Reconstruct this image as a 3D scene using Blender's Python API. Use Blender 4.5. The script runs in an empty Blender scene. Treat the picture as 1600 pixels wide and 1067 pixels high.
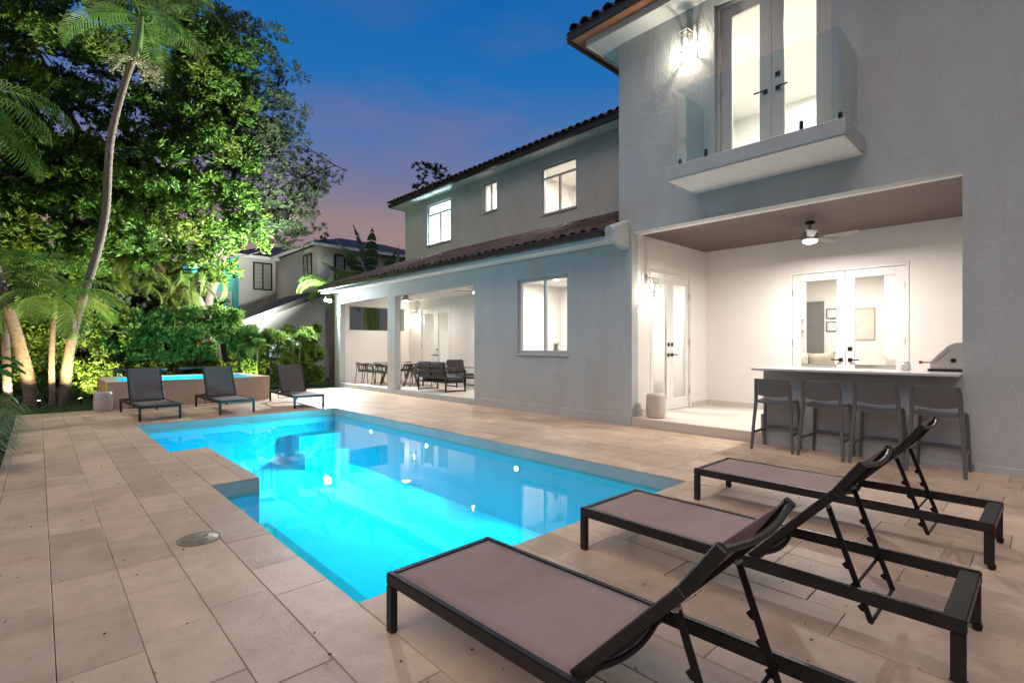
import bpy, bmesh, math, random
import numpy as np
from mathutils import Vector, Matrix
R = math.radians
random.seed(7)
rng = np.random.default_rng(11)
SC = bpy.context.scene
COL = SC.collection

# ------------------------------------------------------------------ camera
CAM_H = 1.45
cam_d = bpy.data.cameras.new('camera')
cam_d.sensor_width = 36.0
cam_d.lens = 17.75
cam_d.shift_y = 0.0047
cam_d.clip_start = 0.05
cam_d.clip_end = 1500
cam = bpy.data.objects.new('camera', cam_d)
COL.objects.link(cam)
cam.location = (0, 0, CAM_H)
cam.rotation_euler = (R(90), 0, R(-43.2))
SC.camera = cam

# ------------------------------------------------------------------ world: dusk sky
SUN_AZ = (0.42, 0.90)             # horizontal direction of the afterglow
world = bpy.data.worlds.new('World')
SC.world = world
world.use_nodes = True
wn, wl = world.node_tree.nodes, world.node_tree.links
wn.clear()
w_out = wn.new('ShaderNodeOutputWorld')
w_bg = wn.new('ShaderNodeBackground')
w_bg.inputs['Strength'].default_value = 1.12
w_tc = wn.new('ShaderNodeTexCoord')
w_sep = wn.new('ShaderNodeSeparateXYZ')
wl.new(w_tc.outputs['Generated'], w_sep.inputs[0])
sky = wn.new('ShaderNodeTexSky')
sky.sky_type = 'NISHITA'
sky.sun_disc = False
sky.sun_elevation = R(1.0)
sky.sun_rotation = math.atan2(SUN_AZ[0], SUN_AZ[1])
sky.air_density = 1.6
sky.dust_density = 0.6
sky.ozone_density = 6.0
def wmath(op, a, b=None, clamp=False):
    n = wn.new('ShaderNodeMath'); n.operation = op; n.use_clamp = clamp
    for i, x in enumerate((a, b)):
        if x is None: continue
        if isinstance(x, (int, float)): n.inputs[i].default_value = x
        else: wl.new(x, n.inputs[i])
    return n.outputs[0]
def wmix(fac, a, b, mode='MIX'):
    n = wn.new('ShaderNodeMix'); n.data_type = 'RGBA'; n.blend_type = mode
    if isinstance(fac, (int, float)): n.inputs[0].default_value = fac
    else: wl.new(fac, n.inputs[0])
    for s, x in ((6, a), (7, b)):
        if isinstance(x, tuple): n.inputs[s].default_value = (*x, 1)
        else: wl.new(x, n.inputs[s])
    return n.outputs[2]
# dusk gradient by elevation (deep blue overhead, violet, then a peach band), mixed with the Nishita sky
ramp = wn.new('ShaderNodeValToRGB')
wl.new(wmath('MULTIPLY', w_sep.outputs[2], 1.0, True), ramp.inputs[0])
cr = ramp.color_ramp
stops = [(0.0, (0.36, 0.24, 0.17)), (0.16, (0.36, 0.235, 0.175)), (0.23, (0.27, 0.195, 0.20)), (0.29, (0.165, 0.165, 0.27)), (0.36, (0.075, 0.155, 0.36)), (0.46, (0.014, 0.135, 0.39)), (0.62, (0.002, 0.10, 0.34)), (1.0, (0.001, 0.055, 0.20))]
cr.elements[0].position, cr.elements[0].color = stops[0][0], (*stops[0][1], 1)
cr.elements[1].position, cr.elements[1].color = stops[-1][0], (*stops[-1][1], 1)
for p, c in stops[1:-1]:
    e = cr.elements.new(p); e.color = (*c, 1)
# soft cloud streaks
w_map = wn.new('ShaderNodeMapping')
w_map.inputs['Scale'].default_value = (1.3, 1.3, 4.2)
w_map.inputs['Location'].default_value = (0.4, 1.7, 0.2)
wl.new(w_tc.outputs['Generated'], w_map.inputs[0])
w_no = wn.new('ShaderNodeTexNoise')
w_no.inputs['Scale'].default_value = 2.3
w_no.inputs['Detail'].default_value = 5
w_no.inputs['Roughness'].default_value = 0.55
wl.new(w_map.outputs[0], w_no.inputs['Vector'])
cl = wmath('MULTIPLY', wmath('SUBTRACT', w_no.outputs['Fac'], 0.44), 4.2, True)
lowband = wmath('MULTIPLY', wmath('SUBTRACT', 0.62, w_sep.outputs[2]), 1.9, True)
cl = wmath('MULTIPLY', wmath('MULTIPLY', cl, lowband, True), 0.9)
base = wmix(cl, ramp.outputs[0], (0.20, 0.145, 0.235))
skys = wmix(1.0, sky.outputs[0], (0.05, 0.05, 0.05), 'MULTIPLY')
wl.new(wmix(0.12, base, skys), w_bg.inputs['Color'])
wl.new(w_bg.outputs[0], w_out.inputs[0])

# last glow of the day: very soft and weak
sun_d = bpy.data.lights.new('sun', 'SUN')
sun_d.energy = 1.58
sun_d.angle = R(60)
sun_d.color = (1.0, 0.80, 0.59)
sun_o = bpy.data.objects.new('sun', sun_d)
COL.objects.link(sun_o)
sun_o.rotation_euler = Vector((0.55, 0.15, -1.0)).to_track_quat('-Z', 'Y').to_euler()

SC.view_settings.view_transform = 'Standard'
SC.view_settings.look = 'None'
SC.view_settings.exposure = 0.25
SC.view_settings.gamma = 1.0
SC.view_settings.use_curve_mapping = False
SC.cycles.use_denoising = True
SC.cycles.use_adaptive_sampling = True
SC.cycles.adaptive_threshold = 0.04
SC.cycles.light_sampling_threshold = 0.03
SC.cycles.adaptive_min_samples = 16
SC.cycles.max_bounces = 6
SC.cycles.diffuse_bounces = 3
SC.cycles.glossy_bounces = 3
SC.cycles.transparent_max_bounces = 16
SC.cycles.transmission_bounces = 4
SC.cycles.sample_clamp_indirect = 4.0
SC.cycles.caustics_reflective = False
SC.cycles.caustics_refractive = False

# ------------------------------------------------------------------ materials
MATS = {}
def mat(name, color, rough=0.6, metal=0.0, vary=None, bump=None, second=None, coord='Object', spec=0.5, per_object=0.0, coat=0.0, emit=None, trans=0.0, stretch=None, extra=None):
    """vary=(scale, amount) multiplies the colour by noise; second=(colour, scale, lo, hi) blends in stains; bump=(scale, strength, detail)"""
    m = bpy.data.materials.new(name); m.use_nodes = True
    nt = m.node_tree; N, L = nt.nodes, nt.links
    N.clear()
    out = N.new('ShaderNodeOutputMaterial')
    b = N.new('ShaderNodeBsdfPrincipled')
    b.inputs['Roughness'].default_value = rough
    b.inputs['Metallic'].default_value = metal
    b.inputs['Specular IOR Level'].default_value = spec
    b.inputs['Coat Weight'].default_value = coat
    if coord == 'World':
        g = N.new('ShaderNodeNewGeometry'); vec = g.outputs['Position']
    else:
        t = N.new('ShaderNodeTexCoord'); vec = t.outputs[coord]
    if stretch:
        mp = N.new('ShaderNodeMapping'); mp.inputs['Scale'].default_value = stretch
        L.new(vec, mp.inputs[0]); vec = mp.outputs[0]
    def noise(sc, det=4, ro=0.55):
        n = N.new('ShaderNodeTexNoise'); n.inputs['Scale'].default_value = sc
        n.inputs['Detail'].default_value = det; n.inputs['Roughness'].default_value = ro
        L.new(vec, n.inputs['Vector']); return n.outputs['Fac']
    def rng_map(s, a, b_, c, d):
        n = N.new('ShaderNodeMapRange'); L.new(s, n.inputs[0])
        for i, x in enumerate((a, b_, c, d)): n.inputs[i+1].default_value = x
        return n.outputs[0]
    rgb = N.new('ShaderNodeRGB'); rgb.outputs[0].default_value = (*color, 1); cs = rgb.outputs[0]
    def mixc(fac, a, b_, mode):
        n = N.new('ShaderNodeMix'); n.data_type = 'RGBA'; n.blend_type = mode
        if isinstance(fac, (int, float)): n.inputs[0].default_value = fac
        else: L.new(fac, n.inputs[0])
        L.new(a, n.inputs[6])
        if isinstance(b_, tuple): n.inputs[7].default_value = (*b_, 1)
        else: L.new(b_, n.inputs[7])
        return n.outputs[2]
    if second:
        lst = second if isinstance(second, list) else [second]
        for c2, sc, lo, hi in lst:
            cs = mixc(rng_map(noise(sc, 5, 0.6), lo, hi, 0, 1), cs, c2, 'MIX')
    if vary:
        v = rng_map(noise(vary[0], 5, 0.6), 0.25, 0.75, 1-vary[1], 1+vary[1])
        cc = N.new('ShaderNodeCombineColor')
        for i in range(3): L.new(v, cc.inputs[i])
        cs = mixc(1.0, cs, cc.outputs[0], 'MULTIPLY')
    if per_object:
        oi = N.new('ShaderNodeObjectInfo')
        v = rng_map(oi.outputs['Random'], 0, 1, 1-per_object, 1+per_object)
        cc = N.new('ShaderNodeCombineColor')
        for i in range(3): L.new(v, cc.inputs[i])
        cs = mixc(1.0, cs, cc.outputs[0], 'MULTIPLY')
    L.new(cs, b.inputs['Base Color'])
    if bump:
        lst = bump if isinstance(bump, list) else [bump]
        prev = None
        for sc, st, det in lst:
            bn = N.new('ShaderNodeBump'); bn.inputs['Strength'].default_value = st; bn.inputs['Distance'].default_value = 0.02
            L.new(noise(sc, det), bn.inputs['Height'])
            if prev: L.new(prev, bn.inputs['Normal'])
            prev = bn.outputs[0]
        L.new(prev, b.inputs['Normal'])
    if emit:
        b.inputs['Emission Color'].default_value = (*emit[0], 1)
        b.inputs['Emission Strength'].default_value = emit[1]
    sh = b.outputs[0]
    if trans:
        tl = N.new('ShaderNodeBsdfTranslucent'); L.new(cs, tl.inputs['Color'])
        mx = N.new('ShaderNodeMixShader'); mx.inputs[0].default_value = trans
        L.new(b.outputs[0], mx.inputs[1]); L.new(tl.outputs[0], mx.inputs[2]); sh = mx.outputs[0]
    L.new(sh, out.inputs[0])
    MATS[name] = m
    return m

def glass_mat(name, tint, ior=1.5, rough=0.0, bump=None, boost=1.0):
    """thin clear sheet: transparent, with a Fresnel mirror on top"""
    m = bpy.data.materials.new(name); m.use_nodes = True
    N, L = m.node_tree.nodes, m.node_tree.links
    N.clear()
    out = N.new('ShaderNodeOutputMaterial')
    tr = N.new('ShaderNodeBsdfTransparent'); tr.inputs[0].default_value = (*tint, 1)
    gl = N.new('ShaderNodeBsdfGlossy'); gl.inputs['Roughness'].default_value = rough
    g = N.new('ShaderNodeNewGeometry')
    nrm = g.outputs['Normal']
    if bump:
        n = N.new('ShaderNodeTexNoise'); n.inputs['Scale'].default_value = bump[0]; n.inputs['Detail'].default_value = 2
        L.new(g.outputs['Position'], n.inputs['Vector'])
        b = N.new('ShaderNodeBump'); b.inputs['Strength'].default_value = bump[1]; b.inputs['Distance'].default_value = bump[2]
        L.new(n.outputs['Fac'], b.inputs['Height'])
        L.new(b.outputs[0], gl.inputs['Normal']); nrm = b.outputs[0]
    dt = N.new('ShaderNodeVectorMath'); dt.operation = 'DOT_PRODUCT'
    L.new(nrm, dt.inputs[0]); L.new(g.outputs['Incoming'], dt.inputs[1])
    def mth(op, x, y=None, clamp=False):
        q = N.new('ShaderNodeMath'); q.operation = op; q.use_clamp = clamp
        for i, v in enumerate((x, y)):
            if v is None: continue
            if isinstance(v, (int, float)): q.inputs[i].default_value = v
            else: L.new(v, q.inputs[i])
        return q.outputs[0]
    f0 = ((ior-1)/(ior+1))**2
    c = mth('SUBTRACT', 1.0, mth('ABSOLUTE', dt.outputs['Value']), True)
    fac = mth('MULTIPLY', mth('ADD', mth('MULTIPLY', mth('POWER', c, 5.0), 1-f0), f0), boost, True)
    mx = N.new('ShaderNodeMixShader')
    L.new(fac, mx.inputs[0]); L.new(tr.outputs[0], mx.inputs[1]); L.new(gl.outputs[0], mx.inputs[2])
    L.new(mx.outputs[0], out.inputs[0])
    MATS[name] = m
    return m

def emit_mat(name, color, strength):
    m = bpy.data.materials.new(name); m.use_nodes = True
    N, L = m.node_tree.nodes, m.node_tree.links
    N.clear()
    out = N.new('ShaderNodeOutputMaterial'); e = N.new('ShaderNodeEmission')
    e.inputs[0].default_value = (*color, 1); e.inputs[1].default_value = strength
    L.new(e.outputs[0], out.inputs[0])
    return m

M_STUCCO = mat('stucco', (0.47, 0.505, 0.50), 0.85, coord='World', vary=(0.7, 0.05), second=[((0.43, 0.43, 0.405), 1.1, 0.45, 0.8), ((0.40, 0.39, 0.36), 6, 0.62, 0.8)], bump=[(6, 0.55, 6), (26, 0.6, 5)], spec=0.2, stretch=(1.6, 1.6, 0.5))
M_INNER = mat('interior_paint', (0.78, 0.75, 0.72), 0.8, coord='World', vary=(1.5, 0.02), bump=(30, 0.15, 3), spec=0.2)
M_TRIM = mat('white_trim', (0.76, 0.75, 0.73), 0.45, vary=(3, 0.03))
M_SOFFIT = mat('soffit_paint', (0.74, 0.73, 0.70), 0.7, vary=(2, 0.04))
M_ALU = mat('aluminium_window', (0.52, 0.53, 0.52), 0.4, vary=(8, 0.05))
M_BRONZE = mat('bronze_gutter', (0.045, 0.040, 0.038), 0.35, 0.3, vary=(5, 0.2))
M_COPPER = mat('cedar_fascia', (0.42, 0.17, 0.09), 0.6, vary=(4, 0.2))
M_TILE = mat('clay_tile', (0.085, 0.050, 0.040), 0.75, coord='World', vary=(2.2, 0.35), second=((0.022, 0.020, 0.021), 3.5, 0.45, 0.7), per_object=0.35, bump=(40, 0.3, 3))
M_ROOFBASE = mat('roof_underlay', (0.035, 0.030, 0.028), 0.9, vary=(4, 0.2))
M_PLANKC = mat('ceiling_plank', (0.085, 0.060, 0.050), 0.55, coord='World', vary=(3, 0.35), stretch=(14, 0.7, 14), per_object=0.14, bump=(6, 0.15, 4))
M_PAVER = mat('travertine', (0.52, 0.39, 0.285), 0.5, coord='World', vary=(4.5, 0.13),
              second=[((0.37, 0.265, 0.185), 1.3, 0.48, 0.74), ((0.58, 0.465, 0.35), 2.9, 0.52, 0.80), ((0.46, 0.33, 0.23), 13, 0.56, 0.72), ((0.13, 0.09, 0.06), 70, 0.68, 0.74)], per_object=0.15, bump=[(70, 0.18, 4), (11, 0.14, 4)], spec=0.4)
M_GROUT = mat('grout', (0.19, 0.145, 0.105), 0.95, coord='World', vary=(9, 0.3))
M_SLAB = mat('limestone_slab', (0.60, 0.545, 0.49), 0.5, coord='World', vary=(1.6, 0.08), second=((0.52, 0.46, 0.40), 2.0, 0.5, 0.8), bump=(40, 0.08, 4))
M_POOL = mat('pool_plaster', (0.02, 0.66, 0.84), 0.7, coord='World', vary=(2.5, 0.07), bump=(20, .1, 3))
M_BAND = mat('waterline_stone', (0.42, 0.42, 0.38), 0.5, coord='World', vary=(3, 0.15), bump=(35, 0.2, 4))
M_CLAD = mat('spa_cladding', (0.52, 0.40, 0.30), 0.55, coord='World', vary=(1.6, 0.10), per_object=0.05, bump=(30, 0.1, 4))
M_WATER = glass_mat('pool_water', (0.32, 0.98, 1.0), 1.33, 0.01, (1.1, 0.07, 0.05), 1.1)
M_SPAWATER = glass_mat('spa_water', (0.75, 0.98, 1.0), 1.2, 0.1, (9, 0.3, 0.05), 0.3)
M_GLASS = glass_mat('window_glass', (0.95, 0.97, 0.97), 1.45)
M_RAILGLASS = glass_mat('railing_glass', (0.90, 0.95, 0.94), 1.5)
M_BLACK = mat('black_metal', (0.012, 0.011, 0.011), 0.35, 0.4, vary=(20, 0.3), bump=(120, 0.1, 2))
M_DARK = mat('dark_bronze_frame', (0.028, 0.024, 0.022), 0.42, 0.35, vary=(12, 0.3), bump=(60, 0.08, 3))
M_SLING = mat('taupe_sling', (0.375, 0.28, 0.25), 0.75, vary=(260, 0.16), second=((0.30, 0.21, 0.18), 1.6, 0.5, 0.8), bump=(500, 0.5, 1), spec=0.3)
M_STOOL = mat('grey_plastic', (0.125, 0.128, 0.128), 0.42, vary=(6, 0.06), bump=(150, 0.05, 2))
M_QUARTZ = mat('quartz_top', (0.62, 0.60, 0.58), 0.22, vary=(9, 0.04))
M_STEEL = mat('brushed_steel', (0.50, 0.47, 0.44), 0.34, 0.85, vary=(6, 0.08))
M_CERAM = mat('ceramic', (0.52, 0.47, 0.42), 0.35, vary=(6, 0.06), bump=(14, 0.05, 3))
M_FAB = mat('charcoal_cushion', (0.055, 0.055, 0.057), 0.9, vary=(12, 0.15), bump=(300, 0.3, 2))
M_LIN = mat('linen', (0.56, 0.50, 0.43), 0.9, vary=(10, 0.08), bump=(260, 0.3, 2))
M_SOFA = mat('sofa_grey', (0.36, 0.34, 0.32), 0.9, vary=(10, 0.08), bump=(260, 0.3, 2))
M_ROPE = mat('dark_rope', (0.035, 0.028, 0.025), 0.8, vary=(40, 0.3))
M_WOOD = mat('table_wood', (0.10, 0.065, 0.045), 0.5, vary=(8, 0.25), stretch=(1, 12, 12))
M_TURQ = mat('turquoise_paint', (0.06, 0.46, 0.46), 0.75, coord='World', vary=(1.5, 0.06), bump=(20, 0.2, 3))
M_NWHITE = mat('neighbour_stucco', (0.62, 0.60, 0.57), 0.85, coord='World', vary=(0.8, 0.06), bump=(20, 0.25, 4))
M_BROOF = mat('black_roof', (0.018, 0.018, 0.021), 0.7, coord='World', vary=(6, 0.4), bump=(9, 0.6, 3))
M_DGLASS = mat('dark_glass', (0.05, 0.055, 0.055), 0.12, vary=(2, 0.2))
M_BLIND = mat('window_blind', (0.33, 0.32, 0.28), 0.8, vary=(3, 0.1))
M_SOIL = mat('soil', (0.045, 0.035, 0.024), 0.95, coord='World', vary=(5, 0.3), bump=(30, 0.6, 4))
M_LAWN = mat('lawn_base', (0.030, 0.060, 0.018), 0.95, coord='World', vary=(6, 0.3), bump=(60, 0.7, 4))
M_GRASS = mat('grass_blade', (0.055, 0.13, 0.028), 0.6, coord='World', vary=(7, 0.3), trans=0.3)
M_BARK = mat('bark', (0.13, 0.105, 0.085), 0.9, coord='World', vary=(7, 0.3), bump=[(14, 0.8, 5), (50, 0.5, 3)])
M_PALMB = mat('palm_bark', (0.20, 0.15, 0.11), 0.85, coord='World', vary=(9, 0.3), second=((0.08, 0.06, 0.045), 6, 0.5, 0.7), stretch=(1, 1, 5), bump=[(10, 1.0, 4), (30, .8, 3)])
M_SHAFT = mat('palm_crownshaft', (0.17, 0.26, 0.075), 0.45, vary=(4, 0.2))
M_LEAF = mat('tree_leaf', (0.075, 0.16, 0.022), 0.5, coord='World', vary=(2.2, 0.45), second=[((0.16, 0.20, 0.025), 0.55, 0.50, 0.72), ((0.030, 0.070, 0.022), 0.8, 0.5, 0.75)], trans=0.3, spec=0.22)
M_LEAF2 = mat('pale_leaf', (0.085, 0.13, 0.062), 0.5, coord='World', vary=(2.2, 0.4), second=((0.05, 0.085, 0.04), 0.9, 0.45, 0.75), trans=0.3, spec=0.22)
M_HEDGE = mat('hedge_leaf', (0.19, 0.29, 0.065), 0.38, coord='World', vary=(5, 0.45), second=((0.11, 0.20, 0.045), 1.6, 0.45, 0.7), trans=0.22, spec=0.22)
M_FROND = mat('palm_frond', (0.075, 0.15, 0.030), 0.45, coord='World', vary=(2, 0.35), second=((0.19, 0.19, 0.040), 1.2, 0.55, 0.8), trans=0.3, spec=0.22)
M_FERN = mat('fern_frond', (0.085, 0.14, 0.025), 0.5, coord='World', vary=(3, 0.35), second=((0.22, 0.17, 0.045), 1.4, 0.52, 0.75), trans=0.3, spec=0.22)
M_BANANA = mat('banana_leaf', (0.062, 0.10, 0.050), 0.45, coord='World', vary=(2, 0.2), trans=0.25, spec=0.22)
M_BORDER = mat('border_blade', (0.15, 0.21, 0.075), 0.5, coord='World', vary=(4, 0.35), second=((0.24, 0.25, 0.13), 9, 0.5, 0.75), trans=0.3)
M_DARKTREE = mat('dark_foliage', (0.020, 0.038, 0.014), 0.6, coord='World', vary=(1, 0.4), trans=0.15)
M_LAMPG = emit_mat('lamp_glow', (1.0, 0.88, 0.72), 16)
M_LAMPC = emit_mat('lamp_glow_cool', (0.90, 0.96, 1.0), 250)
M_FANL = emit_mat('fan_diffuser', (1.0, 0.93, 0.84), 9)
M_POOLL = emit_mat('pool_lens', (0.75, 0.97, 1.0), 25)
M_UPL = emit_mat('uplight_lens', (1.0, 0.82, 0.5), 40)
M_DOWN = emit_mat('downlight', (1.0, 0.95, 0.88), 12)

# ------------------------------------------------------------------ mesh helpers
class MB:
    def __init__(s): s.v, s.f, s.m = [], [], []
    def add(s, vs, fs, mi=0):
        o = len(s.v); s.v += [tuple(v) for v in vs]
        s.f += [tuple(i+o for i in f) for f in fs]; s.m += [mi]*len(fs); return s
    def box(s, x0, x1, y0, y1, z0, z1, mi=0):
        vs = [(x0,y0,z0),(x1,y0,z0),(x1,y1,z0),(x0,y1,z0),(x0,y0,z1),(x1,y0,z1),(x1,y1,z1),(x0,y1,z1)]
        return s.add(vs, [(3,2,1,0),(4,5,6,7),(0,1,5,4),(1,2,6,5),(2,3,7,6),(3,0,4,7)], mi)
    def bar(s, p, q, w, h, up=(0,0,1), mi=0):
        p, q = Vector(p), Vector(q); d = (q-p).normalized(); up = Vector(up)
        x = d.cross(up)
        if x.length < 1e-4: x = d.cross(Vector((0,1,0)))
        x.normalize(); u = x.cross(d).normalized(); x *= w/2; u *= h/2
        vs = [p-x-u, p+x-u, p+x+u, p-x+u, q-x-u, q+x-u, q+x+u, q-x+u]
        return s.add(vs, [(0,1,2,3),(7,6,5,4),(4,5,1,0),(5,6,2,1),(6,7,3,2),(7,4,0,3)], mi)
    def tube(s, pts, rad, n=8, cap=True, mi=0):
        pts = [Vector(p) for p in pts]
        if isinstance(rad, (int, float)): rad = [rad]*len(pts)
        o = len(s.v); ref = None
        for i, p in enumerate(pts):
            d = (pts[min(i+1, len(pts)-1)] - pts[max(i-1, 0)]).normalized()
            if ref is None:
                ref = d.cross(Vector((0,0,1)))
                if ref.length < 1e-3: ref = d.cross(Vector((0,1,0)))
            ref = (ref - d*ref.dot(d)).normalized(); b = d.cross(ref)
            for k in range(n):
                a = 2*math.pi*k/n
                s.v.append(tuple(p + (ref*math.cos(a) + b*math.sin(a))*rad[i]))
        for i in range(len(pts)-1):
            for k in range(n):
                a, b_ = o+i*n+k, o+i*n+(k+1) % n
                s.f.append((a, b_, b_+n, a+n)); s.m.append(mi)
        if cap:
            s.f.append(tuple(o+k for k in range(n))[::-1]); s.m.append(mi)
            e = o+(len(pts)-1)*n
            s.f.append(tuple(e+k for k in range(n))); s.m.append(mi)
        return s
    def lathe(s, prof, n=24, c=(0,0,0), mi=0, close=True):
        o = len(s.v)
        for r, z in prof:
            for k in range(n):
                a = 2*math.pi*k/n; s.v.append((c[0]+r*math.cos(a), c[1]+r*math.sin(a), c[2]+z))
        for i in range(len(prof)-1):
            for k in range(n):
                a, b = o+i*n+k, o+i*n+(k+1) % n
                s.f.append((a, b, b+n, a+n)); s.m.append(mi)
        if close:
            s.f.append(tuple(o+k for k in range(n))[::-1]); s.m.append(mi)
            e = o+(len(prof)-1)*n; s.f.append(tuple(e+k for k in range(n))); s.m.append(mi)
        return s
    def prism(s, poly, axis, a, b, mi=0):
        """poly of 2-D points extruded along axis 'x','y','z' from a to b"""
        def P(p, t): return {'x': (t, p[0], p[1]), 'y': (p[0], t, p[1]), 'z': (p[0], p[1], t)}[axis]
        n = len(poly)
        vs = [P(p, a) for p in poly] + [P(p, b) for p in poly]
        fs = [tuple(range(n))[::-1], tuple(range(n, 2*n))] + [(i, (i+1) % n, n+(i+1) % n, n+i) for i in range(n)]
        return s.add(vs, fs, mi)
    def mesh(s, name, bevel=0.0, smooth=False, seg=1, fix=True):
        me = bpy.data.meshes.new(name)
        me.from_pydata(s.v, [], s.f)
        me.polygons.foreach_set('material_index', s.m)
        if fix or bevel:
            bm = bmesh.new(); bm.from_mesh(me)
            if fix: bmesh.ops.recalc_face_normals(bm, faces=bm.faces)
            if bevel:
                es = [e for e in bm.edges if len(e.link_faces) == 2 and e.calc_face_angle(0) > 0.5]
                bmesh.ops.bevel(bm, geom=es, offset=bevel, segments=seg, affect='EDGES', clamp_overlap=True)
            bm.to_mesh(me); bm.free()
        if smooth:
            me.polygons.foreach_set('use_smooth', [True]*len(me.polygons))
            if smooth != 'all': me.set_sharp_from_angle(angle=R(40))
        return me
    def build(s, name, mt, parent=None, bevel=0.0, smooth=False, seg=1, loc=None, world=False, fix=True):
        return link(name, s.mesh(name, bevel, smooth, seg, fix), mt, parent, loc, world)

def link(name, me, mt, parent=None, loc=None, world=False):
    if mt is not None and not me.materials:
        for m in (mt if isinstance(mt, (list, tuple)) else [mt]): me.materials.append(m)
    o = bpy.data.objects.new(name, me); COL.objects.link(o)
    if parent is not None: o.parent = parent
    if loc is not None: o.location = loc
    if world:
        p = Vector((0,0,0)); q = parent
        while q is not None: p += q.location; q = q.parent
        o.location = -p
    return o

def tag(o, label=None, cat=None, group=None, kind=None):
    if label: o['label'] = label
    if cat: o['category'] = cat
    if group: o['group'] = group
    if kind: o['kind'] = kind
    return o
def thing(name, label, cat, loc=(0,0,0), rz=0.0, group=None):
    o = bpy.data.objects.new(name, None); o.empty_display_size = 0.1; COL.objects.link(o)
    o.location = loc; o.rotation_euler = (0, 0, rz)
    return tag(o, label, cat, group)
def copy_tree(o, parent=None):
    c = o.copy(); COL.objects.link(c); c.parent = parent
    for ch in list(o.children): copy_tree(ch, c)
    return c
def lamp(name, kind, loc, energy, color, size=0.1, parent=None, rot=None, spot=None, sizey=None, blend=0.4):
    d = bpy.data.lights.new(name, kind); d.energy = energy; d.color = color
    if kind == 'AREA':
        d.size = size
        if sizey: d.shape = 'RECTANGLE'; d.size_y = sizey
    else: d.shadow_soft_size = size
    if kind == 'SPOT': d.spot_size = spot; d.spot_blend = blend
    o = bpy.data.objects.new(name, d); COL.objects.link(o)
    o.location = loc
    if rot is not None: o.rotation_euler = Vector(rot).to_track_quat('-Z', 'Y').to_euler()
    if parent is not None: o.parent = parent
    return o
WARM = (1.0, 0.84, 0.66); NEUT = (1.0, 0.93, 0.85); COOL = (0.86, 0.94, 1.0)

def grid_wall(axis, a0, a1, us, vs, filled):
    """a solid slab with openings: axis thickness a0..a1, breakpoints us, vs, filled(uc, vc) -> bool"""
    b = MB(); us = sorted(set(us)); vs = sorted(set(vs))
    F = [[filled((us[i]+us[i+1])/2, (vs[j]+vs[j+1])/2) for j in range(len(vs)-1)] for i in range(len(us)-1)]
    def P(a, u, v): return {'x': (a, u, v), 'y': (u, a, v), 'z': (u, v, a)}[axis]
    def get(i, j): return 0 <= i < len(F) and 0 <= j < len(F[0]) and F[i][j]
    for i in range(len(us)-1):
        for j in range(len(vs)-1):
            if not F[i][j]: continue
            u0, u1, v0, v1 = us[i], us[i+1], vs[j], vs[j+1]
            for a in (a0, a1): b.add([P(a,u0,v0), P(a,u1,v0), P(a,u1,v1), P(a,u0,v1)], [(0,1,2,3)])
            if not get(i-1, j): b.add([P(a0,u0,v0), P(a1,u0,v0), P(a1,u0,v1), P(a0,u0,v1)], [(0,1,2,3)])
            if not get(i+1, j): b.add([P(a0,u1,v0), P(a1,u1,v0), P(a1,u1,v1), P(a0,u1,v1)], [(0,1,2,3)])
            if not get(i, j-1): b.add([P(a0,u0,v0), P(a1,u0,v0), P(a1,u1,v0), P(a0,u1,v0)], [(0,1,2,3)])
            if not get(i, j+1): b.add([P(a0,u0,v1), P(a1,u0,v1), P(a1,u1,v1), P(a0,u1,v1)], [(0,1,2,3)])
    # weld
    me = b.mesh('wall', fix=False)
    bm = bmesh.new(); bm.from_mesh(me)
    bmesh.ops.remove_doubles(bm, verts=bm.verts, dist=1e-5)
    bmesh.ops.recalc_face_normals(bm, faces=bm.faces)
    bm.to_mesh(me); bm.free()
    return me
def holes(rects):
    return lambda u, v: not any(a < u < b and c < v < d for a, b, c, d in rects)

# ================================================================== GROUND, DECK, POOL
PX0, PX1, PY0, PY1 = 1.32, 5.10, 2.68, 11.52
NX, NY0, NY1 = 1.79, 6.0, 8.30           # deck tongue that juts into the pool
WZ = -0.15
gb = MB()
g0 = grid_wall('z', -0.30, -0.06, [-400, PX0-.02, PX1+.02, 400], [-400, PY0-.02, PY1+.02, 400], holes([(PX0-.02, PX1+.02, PY0-.02, PY1+.02)]))
tag(link('ground', g0, M_SOIL), 'bare dark soil ground around the garden', kind='structure')

def deck_ok(x, y):
    if PX0 < x < PX1 and PY0 < y < PY1 and not (x < NX and NY0 < y < NY1): return False
    if 1.12 < x < 4.70 and y > 14.77: return False
    if x < 1.12 and y > 14.85: return False
    if x >= 4.70 and y > 17.05: return False
    return -0.33 < x < 7.9 and -2.4 < y
xs = [-0.33, PX0, NX, PX1, 1.12, 4.7, 7.9]; ys = [-2.4, PY0, NY0, NY1, PY1, 14.77, 14.85, 17.05]
e = .02
deck = link('pool_deck', grid_wall('z', -0.06, -0.0165, [-0.33, PX0-e, NX-e, PX1+e, 1.12, 4.7, 7.9], [-2.4, PY0-e, NY0+e, NY1-e, PY1+e, 14.77, 14.85, 17.05],
            lambda x, y: deck_ok(x, y) and not (PX0-e < x < PX1+e and PY0-e < y < PY1+e and not (x < NX-e and NY0+e < y < NY1-e))), M_GROUT)
tag(deck, 'beige travertine pool deck laid in long rows', kind='structure')
rows = []
x = PX0
while x > -0.33: rows.append((max(x-0.315, -0.33), x)); x -= 0.315
x = PX0
while x < PX1-0.01:
    nx = x+0.315
    if x < NX < nx: rows += [(x, NX), (NX, nx)]
    else: rows.append((x, nx))
    x = nx
x = PX1
while x < 7.9-0.02: rows.append((x, min(x+0.35, 7.9))); x += 0.35
pieces = []
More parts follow.
